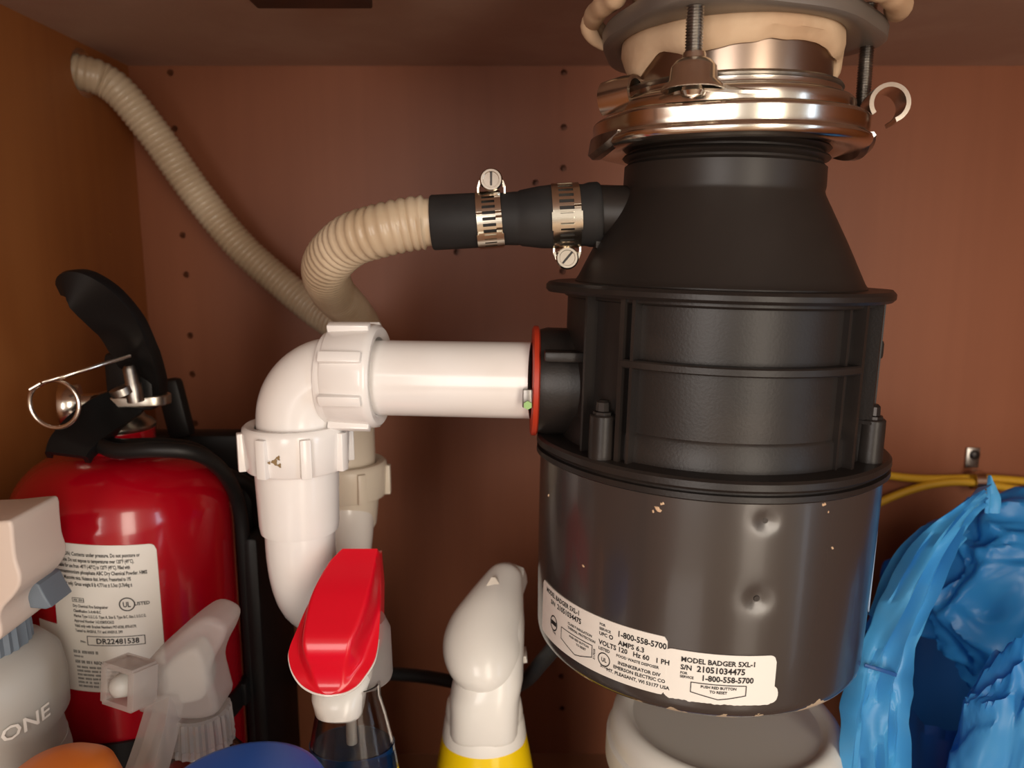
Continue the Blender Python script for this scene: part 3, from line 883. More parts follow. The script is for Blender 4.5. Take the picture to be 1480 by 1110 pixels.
def clamp(px, r, tilt, wide, screw_down, label, a_from, a_to):
    s = (at(px, 318, .3625) - a0).dot(ax)
    c = a0 + ax * s
    root = thing('hose_clamp', c - Vector((0, 0, r)), label, 'hose clamp')
    axc = (Matrix.Rotation(tilt, 3, 'Y') @ ax).normalized()
    Mf = Matrix.Translation(c) @ frame(axc, Vector((0, 0, 1)))
    # local frame: z along the sleeve; work out angle whose direction faces the camera / up
    inv = Mf.to_3x3().inverted()
    upv = inv @ Vector((0, 0, 1)); au = math.atan2(upv.y, upv.x)
    cv = inv @ Vector((0, -1, 0)); ac = math.atan2(cv.y, cv.x)
    sgn = 1 if math.sin(ac - au) > 0 else -1         # au + sgn*90 = camera
    step = 3.0; V = []; Fc = []
    rows = (-wide / 2, -wide * 0.26, wide * 0.26, wide / 2)
    def pt(deg, z, rr):
        a = au + sgn * R_(deg); return Mf @ Vector((rr * cos(a), rr * sin(a), z))
    n = 120
    g = G()
    slot = set()
    for i in range(n):
        deg = i * step
        if a_from <= deg <= a_to and (i % 4) in (1, 2): slot.add(i)
    for i in range(n):
        d0 = i * step; d1 = d0 + step
        for q in range(3):
            if q == 1 and i in slot: continue
            za_, zb_ = rows[q], rows[q + 1]
            lift = 0.0
            v = [pt(d0, za_, r + .0008), pt(d1, za_, r + .0008), pt(d1, zb_, r + .0008), pt(d0, zb_, r + .0008),
                 pt(d0, za_, r), pt(d1, za_, r), pt(d1, zb_, r), pt(d0, zb_, r)]
            f = [(0, 1, 2, 3), (7, 6, 5, 4), (0, 4, 5, 1), (2, 6, 7, 3), (1, 5, 6, 2), (3, 7, 4, 0)]
            g.add(v, f)
    g.build('band', M_['band_steel'], root, 30)
    # band tail over the first turn
    sg = G(); t0, t1 = (a_to - 34, a_to + 2) if not screw_down else (82, 118)
    for i in range(12):
        d0 = t0 + (t1 - t0) * i / 12; d1 = t0 + (t1 - t0) * (i + 1) / 12
        w_ = wide * 0.54 if i not in (0, 11) else wide * 0.47
        for za_, zb_ in ((-w_, -wide * .24), (wide * .24, w_)) if i % 3 == 1 else ((-w_, w_),):
            v = [pt(d0, za_, r + .0017), pt(d1, za_, r + .0017), pt(d1, zb_, r + .0017), pt(d0, zb_, r + .0017),
                 pt(d0, za_, r + .0009), pt(d1, za_, r + .0009), pt(d1, zb_, r + .0009), pt(d0, zb_, r + .0009)]
            sg.add(v, [(0, 1, 2, 3), (7, 6, 5, 4), (0, 4, 5, 1), (2, 6, 7, 3), (1, 5, 6, 2), (3, 7, 4, 0)])
    sg.build('band_tail', M_['band_steel'], root, 30)
    # worm housing and screw, head toward the open door
    dz = -1 if screw_down else 1
    hc = c + Vector((0.0008, 0, dz * (r + 0.0042)))
    n = 20; rings = []
    for k in range(n + 1):
        a = pi * k / n
        x = cos(a); z = sin(a)
        rings.append([hc + Vector((x * rr_, yy, dz * (z * rr_ - 0.0022))) for rr_, yy in ((0.0062, -0.0045), (0.0062, 0.0075), (0.0052, 0.0075), (0.0052, -0.0045))])
    hg = loft(rings)
    for sx in (-1, 1):
        hg.join(bevbox(hc + Vector((sx * 0.0060, 0.0015, -dz * 0.0030)), (0.0011, 0.0115, 0.0042), 0.0003))
    ho = hg.build('screw_housing', M_['band_steel'], root, 40)
    sc = hc + Vector((0, -0.0040, dz * 0.0008))
    g = lathe([(0, -0.012), (0.0036, -0.012), (0.0036, 0), (0.0050, 0), (0.0052, 0.0016), (0.0046, 0.0026), (0.0036, 0.0026), (0.0034, 0.0022), (0, 0.0022)], 32, sc, (0, -1, 0.12))
    so = g.build('screw_head', M_['chrome'], root, 30)
    rot = Matrix.Rotation(R_(0 if not screw_down else 40), 3, 'Y')
    bevbox(sc + Vector((0, -0.00225, 0.0003)), (0.0010, 0.0005, 0.0066), 0.0001, rot).build('screw_slot', M_['bolt_dark'], so, 0)
    return root
clamp(708, 0.0122, -0.03, 0.0112, False, 'steel hose clamp with its slotted screw on top of the rubber sleeve', 30, 150)
clamp(817, 0.0141, 0.0, 0.0126, True, 'steel hose clamp with its slotted screw hanging below the rubber sleeve', 12, 150)

# ------------------------------------------------------------------ disposer power cord
CP = [(842, 905, .395), (812, 925, .405), (783, 957, .425), (757, 985, .452), (722, 996, .480), (680, 990, .50), (620, 979, .515), (570, 974, .525), (500, 972, .54), (440, 978, .56), (398, 985, .585), (372, 1000, .60)]
S = resample(spline([at(*p) for p in CP], 10), 0.004)
tag(tube(S, 0.0047, 16).build('power_cord', M_['cord_black']), 'thick black power cord running from under the disposer behind the spray bottles', 'cord')

# ------------------------------------------------------------------ yellow cables and clip on the back wall
for pts, lb in (([(1240, 678, .640), (1290, 688, .640), (1340, 692, .641), (1400, 691, .643), (1440, 692, .643), (1500, 697, .643), (1560, 703, .643), (1670, 708, .643), (1762, 712, .643)], 'upper yellow cable running level along the back wall'),
                ([(1235, 745, .636), (1285, 720, .636), (1330, 704, .636), (1370, 697, .636), (1404, 697, .636), (1440, 702, .637), (1500, 712, .637), (1560, 722, .638), (1670, 736, .638), (1764, 742, .638)], 'lower yellow cable bowing up through the metal clip on the back wall')):
    S = resample(spline([at(*p) for p in pts], 10), 0.005)
    tag(tube(S, 0.0033, 14).build('yellow_cable', M_['cable_yellow']), lb, 'cable', 'yellow cables on the back wall')
cp = at(1404, 661, WY)
cl = thing('cable_clip', cp, 'small steel cable clip holding the yellow cables on the back wall', 'clip')
bevbox(cp + Vector((0, -0.0015, 0)), (0.0115, 0.0018, 0.018), 0.0006).build('clip_plate', M_['zinc'], cl, 40)
lathe([(0, 0), (0.0042, 0), (0.0042, 0.0015), (0.003, 0.0026), (0, 0.0028)], 20, cp + Vector((0.0008, -0.0024, 0.003)), (0, -1, 0)).build('clip_screw', M_['bolt_dark'], cl, 40)
q = at(1402, 694, .638)
rings = []
for k in range(19):
    a = R_(80 + 300 * k / 18)
    rings.append([Vector((cp.x - 0.0005 + dx, q.y + 0.0098 * cos(a) * 0.85, q.z + 0.0098 * sin(a))) if False else
                  Vector((cp.x - 0.0005 + dx, q.y + 0.001 + rr_ * cos(a), q.z + rr_ * 0.95 * sin(a))) for dx, rr_ in ((-0.0042, 0.0092), (0.0042, 0.0092), (0.0042, 0.0082), (-0.0042, 0.0082))])
loft(rings).build('clip_loop', M_['chrome'], cl, 40)

# ------------------------------------------------------------------ fire extinguisher
EX, EY, ER = -0.2300, 0.442, 0.0600
ext = thing('fire_extinguisher', (EX, EY, 0.0), 'red fire extinguisher with black levers and a white instruction label', 'fire extinguisher')
pr = [(0.0, 0.004), (0.050, 0.002), (0.0575, 0.008), (ER, 0.018)]
zsld = H - 0.148
pr += [(ER, zsld)]
for k in range(1, 13):
    a = (pi / 2) * k / 12
    pr.append((0.0185 + (ER - 0.0185) * (cos(a) ** 0.85 if a < 1.57 else 0), zsld + 0.034 * sin(a)))
pr += [(0.0185, zsld + 0.0355)]
lathe(pr, 96, (EX, EY, 0)).build('tank', M_['ext_red'], ext, 50)
zn = zsld + 0.0350
lathe([(0.016, zn - .004), (0.0190, zn), (0.0192, zn + 0.0105), (0.018, zn + 0.0115), (0, zn + 0.0115)], 64, (EX, EY, 0)).build('neck', M_['ext_red'], ext, 50)
z0 = zn + 0.0105
va = lathe([(0.0, z0), (0.0186, z0), (0.0196, z0 + 0.001), (0.0198, z0 + 0.0030), (0.0180, z0 + 0.0052), (0.0150, z0 + 0.0068), (0.0142, z0 + 0.0082), (0.0136, z0 + 0.0105), (0.0100, z0 + 0.0118), (0.0092, z0 + 0.022), (0.0, z0 + 0.022)], 56, (EX, EY, 0)).build('valve', M_['valve_metal'], ext, 40)
# steel tongue to the right of the valve
pz = z0 + 0.0150
pl = smooth_poly([(EX - 0.006, EY - 0.010), (EX + 0.018, EY - 0.0105), (EX + 0.029, EY - 0.006), (EX + 0.030, EY + 0.004), (EX + 0.018, EY + 0.0105), (EX - 0.006, EY + 0.010)], 5)
g = extrude_poly(pl, pz, pz + 0.006, 0.001)
g.V = [Vector((v.x, v.z, v.y)) for v in g.V]
g.build('handle_plate', M_['valve_metal'], ext, 40)
# levers: bent channels reaching left and toward the door
def lever(name, pts, Wpx, lip, wflip=1):
    P = [at(*p) for p in pts]
    S = spline(P, 6)
    n = len(P); Wm = []
    for k in range(len(S)):
        t = k / 6; i = min(n - 2, int(t)); f_ = t - i
        wpx = Wpx[i] * (1 - f_) + Wpx[i + 1] * f_
        Wm.append(wpx * dep(S[k]) / F)
    wd = []
    for k in range(len(S)):
        tg_ = (S[min(len(S) - 1, k + 1)] - S[max(0, k - 1)]).normalized()
        wv = tg_.cross(-FW).normalized() * wflip
        wd.append((wv + Vector((0, 0.25, 0))).normalized())
    return ribbon(S, Wm, wd, 0.0028, lip)
lever('l', [(216, 572, .446), (208, 545, .438), (192, 508, .426), (172, 472, .414), (144, 440, .404), (118, 420, .398), (100, 413, .398), (91, 417, .401)], [44, 62, 74, 78, 75, 63, 44, 22], 0.004, -1).build('squeeze_lever', M_['lever_black'], ext, 40)
lever('h', [(214, 566, .446), (190, 580, .440), (158, 596, .428), (128, 618, .414), (106, 642, .402), (97, 660, .396)], [20, 46, 60, 66, 66, 60], 0.004, -1).build('carry_handle', M_['lever_black'], ext, 40)
# fork of the lever around the valve pin
bevbox(at(192, 550, .440), (0.028, 0.012, 0.034), 0.004).build('lever_pivot', M_['lever_black'], ext, 40)
c = at(190, 545, .424)
lathe([(0, -0.014), (0.0046, -0.014), (0.0046, -0.004), (0.0038, -0.003), (0.0038, 0.005), (0.0026, 0.0068), (0, 0.007)], 16, c, (-0.05, -0.1, 1)).build('valve_stem', M_['zinc'], ext, 40)
lathe([(0, -0.004), (0.0065, -0.003), (0.0065, 0.001), (0, 0.002)], 18, at(176, 562, .422), (-0.3, -0.2, 1)).build('stem_seat', M_['zinc'], ext, 40)
# pull pin with ring
P = [at(188, 514, .4185), at(140, 529, .405), at(95, 543, .396), at(62, 552, .393)]
pin = tube(resample(spline(P, 8), 0.003), 0.00115, 10).build('pull_pin', M_['chrome'], ext, 60)
rc = at(76, 585, .394); rr_ = 36 * dep(rc) / F
P = []
for k in range(41):
    a = R_(118 + 372 * k / 40)
    P.append(rc + Vector((cos(a) * rr_, -0.001 * cos(a) + (0.0035 * k / 40), sin(a) * rr_ * 0.97)))
P.insert(0, at(42, 563, .392))
tube(P, 0.00125, 10).build('pin_ring', M_['chrome'], pin, 60)
# pressure gauge looking left
gc = at(100, 585, .442)
ga = lathe([(0, -0.016), (0.006, -0.016), (0.006, -0.006), (0.0115, -0.006), (0.0125, -0.0045), (0.0125, 0.003), (0.0118, 0.0045), (0.0104, 0.0045), (0.0104, 0.0030), (0, 0.0030)], 40, gc, (-0.92, -0.35, 0.0)).build('gauge', M_['chrome'], ext, 40)
lathe([(0, 0.0032), (0.0102, 0.0032)], 32, gc, (-0.92, -0.35, 0)).build('gauge_dial', M_['dial'], ga, 0)
tube([gc + Vector((0.012, 0.004, 0)), Vector((EX, EY, gc.z))], 0.0055, 14).build('gauge_stem', M_['lever_black'], ext, 40)
# paper label
RE = ER + 0.0003
e0 = -22.0
ue = lambda ph: R_(ph - e0) * RE
SH = 0.13
def cutE(u, a, b):
    if u < ue(-10.5): b = min(b, -0.0470)     # the sheet is narrower above
    return (a, b)
g = sheet_from_cols(rounded_patch(0, ue(39.5), -0.0835, 0.0, 0.0035, 60, cutE), 0.0002)
zE = H - 0.1462
lb = wrap(g, RE, R_(e0), zE, EX, EY, SH).build('instruction_label', M_['paper'], ext, 50)
txt = []
A = lambda t, ph, v, s, xs=1.0: txt.append((t, ue(ph), v, s, 'LEFT', xs))
para = ['CAUTION: Contents under pressure. Do not puncture or', 'incinerate. Do not expose to temperatures over 120°F (49°C).',
        'Suitable for use from -40°F (-40°C) to 120°F (49°C). Filled with', 'monoammonium phosphate ABC Dry Chemical Powder. HMIS',
        '1-0-0. Muscovite mica. Nuisance dust. Irritant. Pressurized to 195', 'psi. Unit only. Gross weight 8 lb 4.771oz ± 5.3oz (3.764kg ±', '0.150kg)']
for k, t in enumerate(para):
    A(t, -7.5, -0.0065 - 0.0033 * k, 0.0029, 0.045 / (len(t) * 0.0029 * 0.50) if k < 6 else 0.6)
for k, t in enumerate(['Dry Chemical Fire Extinguisher', 'Classification 3-A:40-B:C', 'Marine Type U.S.C.G. Type A, Size II, Type B:C, Size I, U.S.C.G.', 'Approval Number 162.028/EX2622', 'Valid only with Bracket Numbers P97-0338, 870-0179.', 'Tested to ANSI/UL 711 and ANSI/UL 299']):
    A(t, -1.0, -0.0352 - 0.0028 * k, 0.0022, 0.62)
A('LISTED', 27.5, -0.0338, 0.0026, 0.95); A('UL', 22.2, -0.0345, 0.0042, 0.75)
A('No.', 1.0, -0.0552, 0.0019); A('DR22481538', 8.5, -0.0553, 0.0042, 0.93)
A('REQUIREMENTS', 6.5, -0.0672, 0.0024, 0.80)
tg = text_geo(txt, 0.028)
def print_line(ph, v, length, hgt):
    # print too fine to read in the photograph: a row of short ink strokes
    u = ue(ph); end = u + length
    while u < end:
        wl = random.uniform(0.0012, 0.0034); wl = min(wl, end - u)
        q = 0.0
        while q < wl:
            tg.add([Vector((u + q, v, 0)), Vector((u + q + 0.00042, v, 0)), Vector((u + q + 0.00042, v + hgt, 0)), Vector((u + q, v + hgt, 0))], [(0, 1, 2, 3)])
            q += 0.00068
        u += wl + 0.0008
print_line(-0.3, -0.0317, 0.0050, 0.0012)
print_line(-3.0, -0.0615, 0.0125, 0.0017)
print_line(-3.0, -0.0638, 0.0045, 0.0010)
print_line(-2.5, -0.0672, 0.0085, 0.0017)
for k in range(6): print_line(-2.0, -0.0700 - 0.0022 * k, (0.026, 0.025, 0.026, 0.025, 0.026, 0.012)[k], 0.0012)
tg.join(outline_geo([(ue(4.5) + (ue(31) - ue(4.5)) * k / 10, -0.0513) for k in range(11)] + [(ue(31) + (ue(4.5) - ue(31)) * k / 10, -0.0563) for k in range(11)], 0.0004))
tg.join(outline_geo(circ_pts(ue(24.2), -0.0330, 0.0036), 0.0006))
tg.join(outline_geo([(ue(-1), -0.0300), (ue(4.5), -0.0300), (ue(4.5), -0.0322), (ue(-1), -0.0322)], 0.0003))
wrap(tg, RE + 0.00035, R_(e0), zE, EX, EY, SH).build('label_lettering', M_['ink'], lb, 0)

# ------------------------------------------------------------------ extinguisher bracket
br = thing('extinguisher_bracket', (EX + 0.03, 0.525, 0.0), 'black plastic bracket strapped around the red fire extinguisher', 'bracket')
zt = at(300, 622, .522).z
pl_x0 = EX - 0.03; pl_x1 = at(378, 700, .522).x
bevbox(((pl_x0 + pl_x1) / 2, 0.521, zt / 2), (pl_x1 - pl_x0, 0.022, zt), 0.006).build('back_plate', M_['bracket_black'], br, 40)
# side wall beside the tank
sx = EX + ER + 0.004
bevbox((sx + 0.006, 0.482, (zt - 0.05) / 2), (0.010, 0.070, zt - 0.05), 0.004).build('side_wall', M_['bracket_black'], br, 40)
# hook above the plate beside the valve
bevbox(at(254, 590, .50), (0.016, 0.012, 0.040), 0.004, Matrix.Rotation(-0.18, 3, 'Y')).build('top_hook', M_['bracket_black'], br, 40)
# strap across the shoulder and down the side (two beads)
for dx, dy in ((0, 0), (0.011, 0.022)):
    P = [at(142 + dx * 900, 643 - dx * 600, .410 + dy), at(170, 652 - dx * 700, .399 + dy), at(230, 650 - dx * 600, .397 + dy), at(285, 656 - dx * 400, .405 + dy), at(322, 682, .424 + dy)]
    P += [Vector((sx + 0.001 + dx * .3, 0.447 + dy, H - 0.150)), Vector((sx + 0.001 + dx * .3, 0.452 + dy, H - 0.19)), Vector((sx + 0.001 + dx * .3, 0.452 + dy, H - 0.28)), Vector((sx + 0.001 + dx * .3, 0.452 + dy, 0.06))]
    tube(resample(spline(P, 8), 0.004), 0.0042, 12).build('strap_bead', M_['bracket_black'], br, 50)
# belt around the lower tank
rings = []
for k in range(41):
    a = R_(-100 + 200 * k / 40)
    zz = H - 0.2640
    rings.append([Vector((EX + r * sin(a), EY - r * cos(a), zz + dz)) for r, dz in ((ER + .0006, 0), (ER + .0026, 0), (ER + .0026, -0.0150), (ER + .0006, -0.0150))])
loft(rings).build('belt', M_['bracket_black'], br, 40)
bevbox((EX + ER + 0.003, 0.475, H - 0.2715), (0.004, 0.07, 0.015), 0.001).build('belt_anchor', M_['bracket_black'], br, 40)

# ------------------------------------------------------------------ bottles
def bottle(root, cx, cy, prof, m, name='bottle_body', seg=56, ox=1.0, oy=1.0, smooth=50):
    g = lathe(prof, seg)
    g.V = [Vector((v.x * ox + cx, v.y * oy + cy, v.z)) for v in g.V]
    return g.build(name, m, root, smooth)

# milky bottle with beige trigger head beside the left wall
by = 0.338
bx = at(-22, 1000, by).x
b1 = thing('spray_bottle', (bx, by, 0), 'milky spray bottle with beige trigger head and grey collar by the left wall', 'spray bottle')
zc0 = at(20, 968, by - 0.02).z; zc1 = at(20, 915, by - 0.02).z
bottle(b1, bx, by, [(0, 0.001), (0.032, 0.001), (0.0345, 0.005), (0.0345, 0.10), (0.0325, 0.125), (0.0335, zc0 - 0.060), (0.0305, zc0 - 0.042), (0.0345, zc0 - 0.036), (0.0350, zc0 - 0.020), (0.0330, zc0 - 0.008), (0.0270, zc0 - 0.001), (0.018, zc0 + 0.002), (0.015, zc0 + 0.004), (0.0, zc0 + 0.004)], M_['milk_plastic'])
# grip rings moulded into the bottle
g = G()
for k in range(10):
    z = zc0 - 0.052 - 0.006 * k
    rr0 = 0.0318
    g.join(lathe([(rr0 - .001, z + .0015), (rr0 + .0006 + 0.00016 * k, z), (rr0 - .001, z - .0015)], 48, (bx, by, 0)))
g.build('grip_rings', M_['milk_plastic'], b1, 60)
t3 = text_geo([('ONE', 0.0, 0.0, 0.0095, 'LEFT', 1.1)], 0.015)
wrap(t3, 0.0350, R_(42), zc0 - 0.0320, bx, by, -0.10)
rg = G().add(t3.V, t3.F)
outw = [Vector(((v.x - bx), (v.y - by), 0)).normalized() * 0.0009 for v in rg.V]
nV = len(rg.V)
top = [v + o for v, o in zip(rg.V, outw)]
em = G().add(top, rg.F)
em.build('embossed_word', M_['white_plastic'], b1, 0)
co_ = lathe([(0.0, zc0 + .001), (0.0215, zc0 + .001), (0.0218, zc0 + 0.002), (0.0212, zc1 - 0.002), (0.0195, zc1), (0, zc1)], 64, (bx, by, 0), fn=lambda r, z, a: (r + (0.0005 * (1 if sin(a * 28) > 0 else -1) if r > .02 else 0), z))
co_.build('collar', M_['grey_plastic'], b1, 25)
def prof_px(pts, Y):
    return [(at(x, y, Y).x, at(x, y, Y).z) for x, y in pts]
hd = prof_px([(-95, 770), (-60, 742), (0, 737), (40, 733), (54, 735), (57, 760), (60, 786), (66, 806), (65, 822), (55, 838), (42, 852), (37, 866), (40, 882), (37, 896), (18, 908), (-12, 920), (-45, 922), (-62, 900), (-75, 850)], by)
extrude_poly(smooth_poly(hd, 3), by - 0.019, by + 0.017, 0.006).build('trigger_head', M_['beige_plastic'], b1, 50)
bevbox(at(52, 756, by + 0.014), (0.010, 0.020, 0.014), 0.003).build('nozzle', M_['grey_plastic'], b1, 40)
tp = prof_px([(28, 856), (48, 842), (56, 846), (64, 862), (74, 878), (66, 881), (40, 879), (26, 876)], by + 0.002)
extrude_poly(tp, by + 0.002, by + 0.020, 0.001).build('trigger', M_['grey_plastic'], b1, 40)

# frosted trigger sprayer on a clear bottle
fx, fy = at(288, 1030, .335).x, .335
b2 = thing('spray_bottle', (fx, fy, 0), 'clear spray bottle with frosted see-through trigger head', 'spray bottle')
zc = at(288, 1072, fy).z; zt2 = at(288, 1022, fy).z
bottle(b2, fx, fy, [(0, 0.001), (0.028, 0.001), (0.031, 0.004), (0.031, zc - 0.050), (0.029, zc - 0.030), (0.0215, zc - 0.012), (0.0150, zc - 0.003), (0.0135, zc), (0.0135, zc + 0.006), (0.0122, zc + 0.006), (0.0122, zc), (0.0138, zc - 0.004), (0.020, zc - 0.013), (0.0275, zc - 0.031), (0.0297, zc - 0.05), (0.0297, 0.003), (0, 0.003)], M_['clear_plastic'])
lathe([(0.0128, zc), (0.0150, zc), (0.0152, zc + 0.002), (0.0146, zc + 0.004), (0.0150, zc + 0.0045), (0.0142, zt2 - 0.001), (0.013, zt2), (0.0, zt2 + 0.001)], 72, (fx, fy, 0), fn=lambda r, z, a: (r + (0.0004 * (1 if sin(a * 26) > 0 else -1) if r > .014 else 0), z)).build('cap', M_['frosted'], b2, 25)
hd = prof_px([(212, 958), (250, 920), (288, 888), (308, 878), (326, 882), (338, 893), (334, 912), (322, 935), (316, 958), (322, 985), (326, 1012), (300, 1022), (262, 1020), (240, 1012), (216, 1012), (208, 985)], fy)
extrude_poly(smooth_poly(hd, 3), fy - 0.011, fy + 0.011, 0.004).build('trigger_head', M_['frosted'], b2, 50)
hp = prof_px([(236, 966), (276, 930), (296, 934), (306, 970), (300, 1000), (262, 1008), (240, 1000)], fy)
extrude_poly(smooth_poly(hp, 3), fy - 0.007, fy + 0.007, 0.003).build('pump_core', M_['milk_plastic'], b2, 50)
nc = at(187, 986, .318); rot = Matrix.Rotation(R_(-24), 3, 'Z') @ Matrix.Rotation(R_(-8), 3, 'X')
g = G(); a = 0.0083
for (dx, dz, sx_, sz_) in ((0, a, 2 * a, .0022), (0, -a, 2 * a, .0022), (a, 0, .0022, 2 * a), (-a, 0, .0022, 2 * a)):
    g.join(bevbox(Vector((dx, 0, dz)), (sx_ + .0016, 0.013, sz_ + .0004), 0.0004))
g.join(bevbox(Vector((0, 0.006, 0)), (2 * a, 0.003, 2 * a), 0.0004))
g.xf(Matrix.Translation(nc) @ rot.to_4x4())
nz_ = g.build('nozzle', M_['frosted'], b2, 40)
lathe([(0, 0.009), (0.0016, 0.009), (0.0042, 0.0075), (0.0055, 0.003), (0.0062, -0.006), (0, -0.006)], 24, nc, rot @ Vector((0, -1, 0))).build('nozzle_tip', M_['milk_plastic'], nz_, 50)
tube([nc + rot @ Vector((0, 0.006, 0)), at(240, 985, fy)], 0.007, 18).build('nozzle_barrel', M_['frosted'], b2, 50)
P = spline([at(236, 1006, .328), at(231, 1030, .324), at(222, 1065, .318), at(210, 1105, .314), at(200, 1135, .312)], 6)
ribbon(P, [0.0140 + 0.004 * k / len(P) for k in range(len(P))], Vector((0.93, -0.36, 0)), 0.0030, 0.006).build('trigger', M_['frosted'], b2, 50)

# bottle with orange cap
ox_, oy_ = at(85, 1100, .285).x, .285
b3 = thing('bottle', (ox_, oy_, 0), 'bottle with a smooth round orange cap in front of the milky spray bottle', 'bottle')
zo = at(85, 1081, oy_ + 0.010).z
bottle(b3, ox_, oy_, [(0, 0.001), (0.022, 0.001), (0.024, 0.004), (0.024, zo - 0.075), (0.020, zo - 0.055), (0.018, zo - 0.050), (0, zo - 0.05)], M_['white_plastic'])
bottle(b3, ox_, oy_, [(0.0, zo - 0.052), (0.0240, zo - 0.052), (0.0245, zo - 0.050), (0.0228, zo - 0.012), (0.0205, zo - 0.005), (0.0160, zo - 0.0015), (0.008, zo), (0, zo)], M_['orange_plastic'], 'cap')

# jar with blue lid
jx, jy = at(346, 1100, .250).x, .250
b4 = thing('jar', (jx, jy, 0), 'jar with a flat round blue lid in front of the spray bottles', 'jar')
zj = at(345, 1076, jy + 0.026).z
bottle(b4, jx, jy, [(0, 0.001), (0.027, 0.001), (0.029, 0.003), (0.029, zj - 0.022), (0.025, zj - 0.018), (0, zj - 0.018)], M_['white_plastic'])
bottle(b4, jx, jy, [(0, zj - 0.020), (0.0300, zj - 0.020), (0.0305, zj - 0.019), (0.0305, zj - 0.003), (0.0290, zj - 0.0006), (0.0270, zj), (0, zj)], M_['blue_lid'], 'lid')

# red-hooded sprayer on a bottle of dark blue liquid
rx, ry = at(508, 1050, .335).x, .335
b5 = thing('spray_bottle', (rx, ry, 0), 'clear spray bottle of dark blue liquid with a red hooded trigger head', 'spray bottle')
zn_ = at(505, 1030, ry - 0.015).z
bottle(b5, rx, ry, [(0, 0.001), (0.02378, 0.001), (0.02624, 0.004), (0.02542, zn_ - 0.075), (0.02296, zn_ - 0.045), (0.02009, zn_ - 0.026), (0.01681, zn_ - 0.010), (0.01435, zn_), (0.01435, zn_ + 0.006), (0.01312, zn_ + 0.006), (0.01312, zn_), (0.01558, zn_ - 0.010), (0.01886, zn_ - 0.026), (0.02173, zn_ - 0.045), (0.02419, zn_ - 0.075), (0.02501, 0.003), (0, 0.003)], M_['clear_plastic'], ox=1.0, oy=0.72)
zl = at(508, 1073, ry).z
bottle(b5, rx, ry, [(0, 0.004), (0.02460, 0.004), (0.02378, zn_ - 0.075), (0.02116, zn_ - 0.046), (min(0.02050, 0.0258), zl), (0, zl)], M_['blue_liquid'], 'liquid', ox=0.99, oy=0.70)
tube([Vector((rx, ry, 0.01)), Vector((rx, ry, zn_))], 0.0026, 12).build('dip_tube', M_['milk_plastic'], b5, 50)
lathe([(0.0, zn_ + 0.002), (0.01476, zn_ + 0.002), (0.01525, zn_ + 0.004), (0.01476, zn_ + 0.026), (0.01230, zn_ + 0.032), (0, zn_ + 0.032)], 48, (rx + 0.003, ry + 0.012, 0)).build('collar', M_['frosted'], b5, 50)
# white shroud under the hood
def ring_ell(c, hx_, hy_, n=28, sq=2.6):
    out = []
    for k in range(n):
        a = 2 * pi * k / n; ca, sa = cos(a), sin(a)
        out.append(c + Vector((hx_ * (abs(ca) ** (2 / sq)) * (1 if ca > 0 else -1), hy_ * (abs(sa) ** (2 / sq)) * (1 if sa > 0 else -1), 0)))
    return out
def pm(p): return dep(p) / F
rings = []
for (px, py, yy, hw, hy_) in ((494, 1029, 0.3300, 30, .009), (492, 1022, 0.3300, 34, .012), (491, 1000, 0.3320, 38, .0135), (496, 975, 0.3380, 42, .0135), (503, 945, 0.3450, 38, .012), (512, 900, 0.3560, 28, .009)):
    c = at(px, py, yy); rings.append(ring_ell(c, hw * pm(c), hy_))
loft(rings).build('shroud', M_['white_plastic'], b5, 50)
def hood(stations, n_t, brim, th):
    """open hood: stations (px, py, Y, left px, right px, crown height m); t runs across"""
    top = []
    for (px, py, yy, hl, hr, ch, crown) in stations:
        c = at(px, py, yy); s = pm(c); row = []
        for k in range(n_t + 1):
            t = -1 + 2 * k / n_t
            u = (hl if t < 0 else hr) * t * s
            e = 1 - smoothstep(crown, max(crown + .07, min(brim, crown + 0.30)), abs(t))
            row.append((c, u, e * ch))
        top.append(row)
    ax_ = (at(*stations[-1][:3]) - at(*stations[0][:3])).normalized()
    nrm = Vector((1, 0, 0)).cross(ax_).normalized()
    if nrm.dot(FW) > 0: nrm = -nrm
    V = []; Fc = []
    for row in top:
        for (c, u, e) in row: V.append(c + Vector((u, 0, 0)) + nrm * e)
    nt_ = n_t + 1
    for i in range(len(top) - 1):
        for k in range(n_t):
            Fc.append((i * nt_ + k, i * nt_ + k + 1, (i + 1) * nt_ + k + 1, (i + 1) * nt_ + k))
    n = len(V)
    V2 = [v - nrm * th for v in V]
    F2 = [tuple(n + i for i in reversed(f)) for f in Fc]
    m = len(top)
    edge = [k for k in range(nt_)] + [i * nt_ + n_t for i in range(1, m)] + [(m - 1) * nt_ + k for k in range(n_t - 1, -1, -1)] + [i * nt_ for i in range(m - 2, 0, -1)]
    for a_, b_ in zip(edge, edge[1:] + edge[:1]): F2.append((a_, b_, n + b_, n + a_))
    return G().add(V + V2, Fc + F2)
def dense(st, n=6):
    out = []
    for i in range(len(st) - 1):
        for k in range(n):
            t = k / n; p0_, p1_, p2_, p3_ = st[max(0, i - 1)], st[i], st[i + 1], st[min(len(st) - 1, i + 2)]
            out.append(tuple(0.5 * (2 * b + (c - a) * t + (2 * a - 5 * b + 4 * c - d) * t * t + (3 * b - a - 3 * c + d) * t ** 3) for a, b, c, d in zip(p0_, p1_, p2_, p3_)))
    out.append(st[-1]); return out
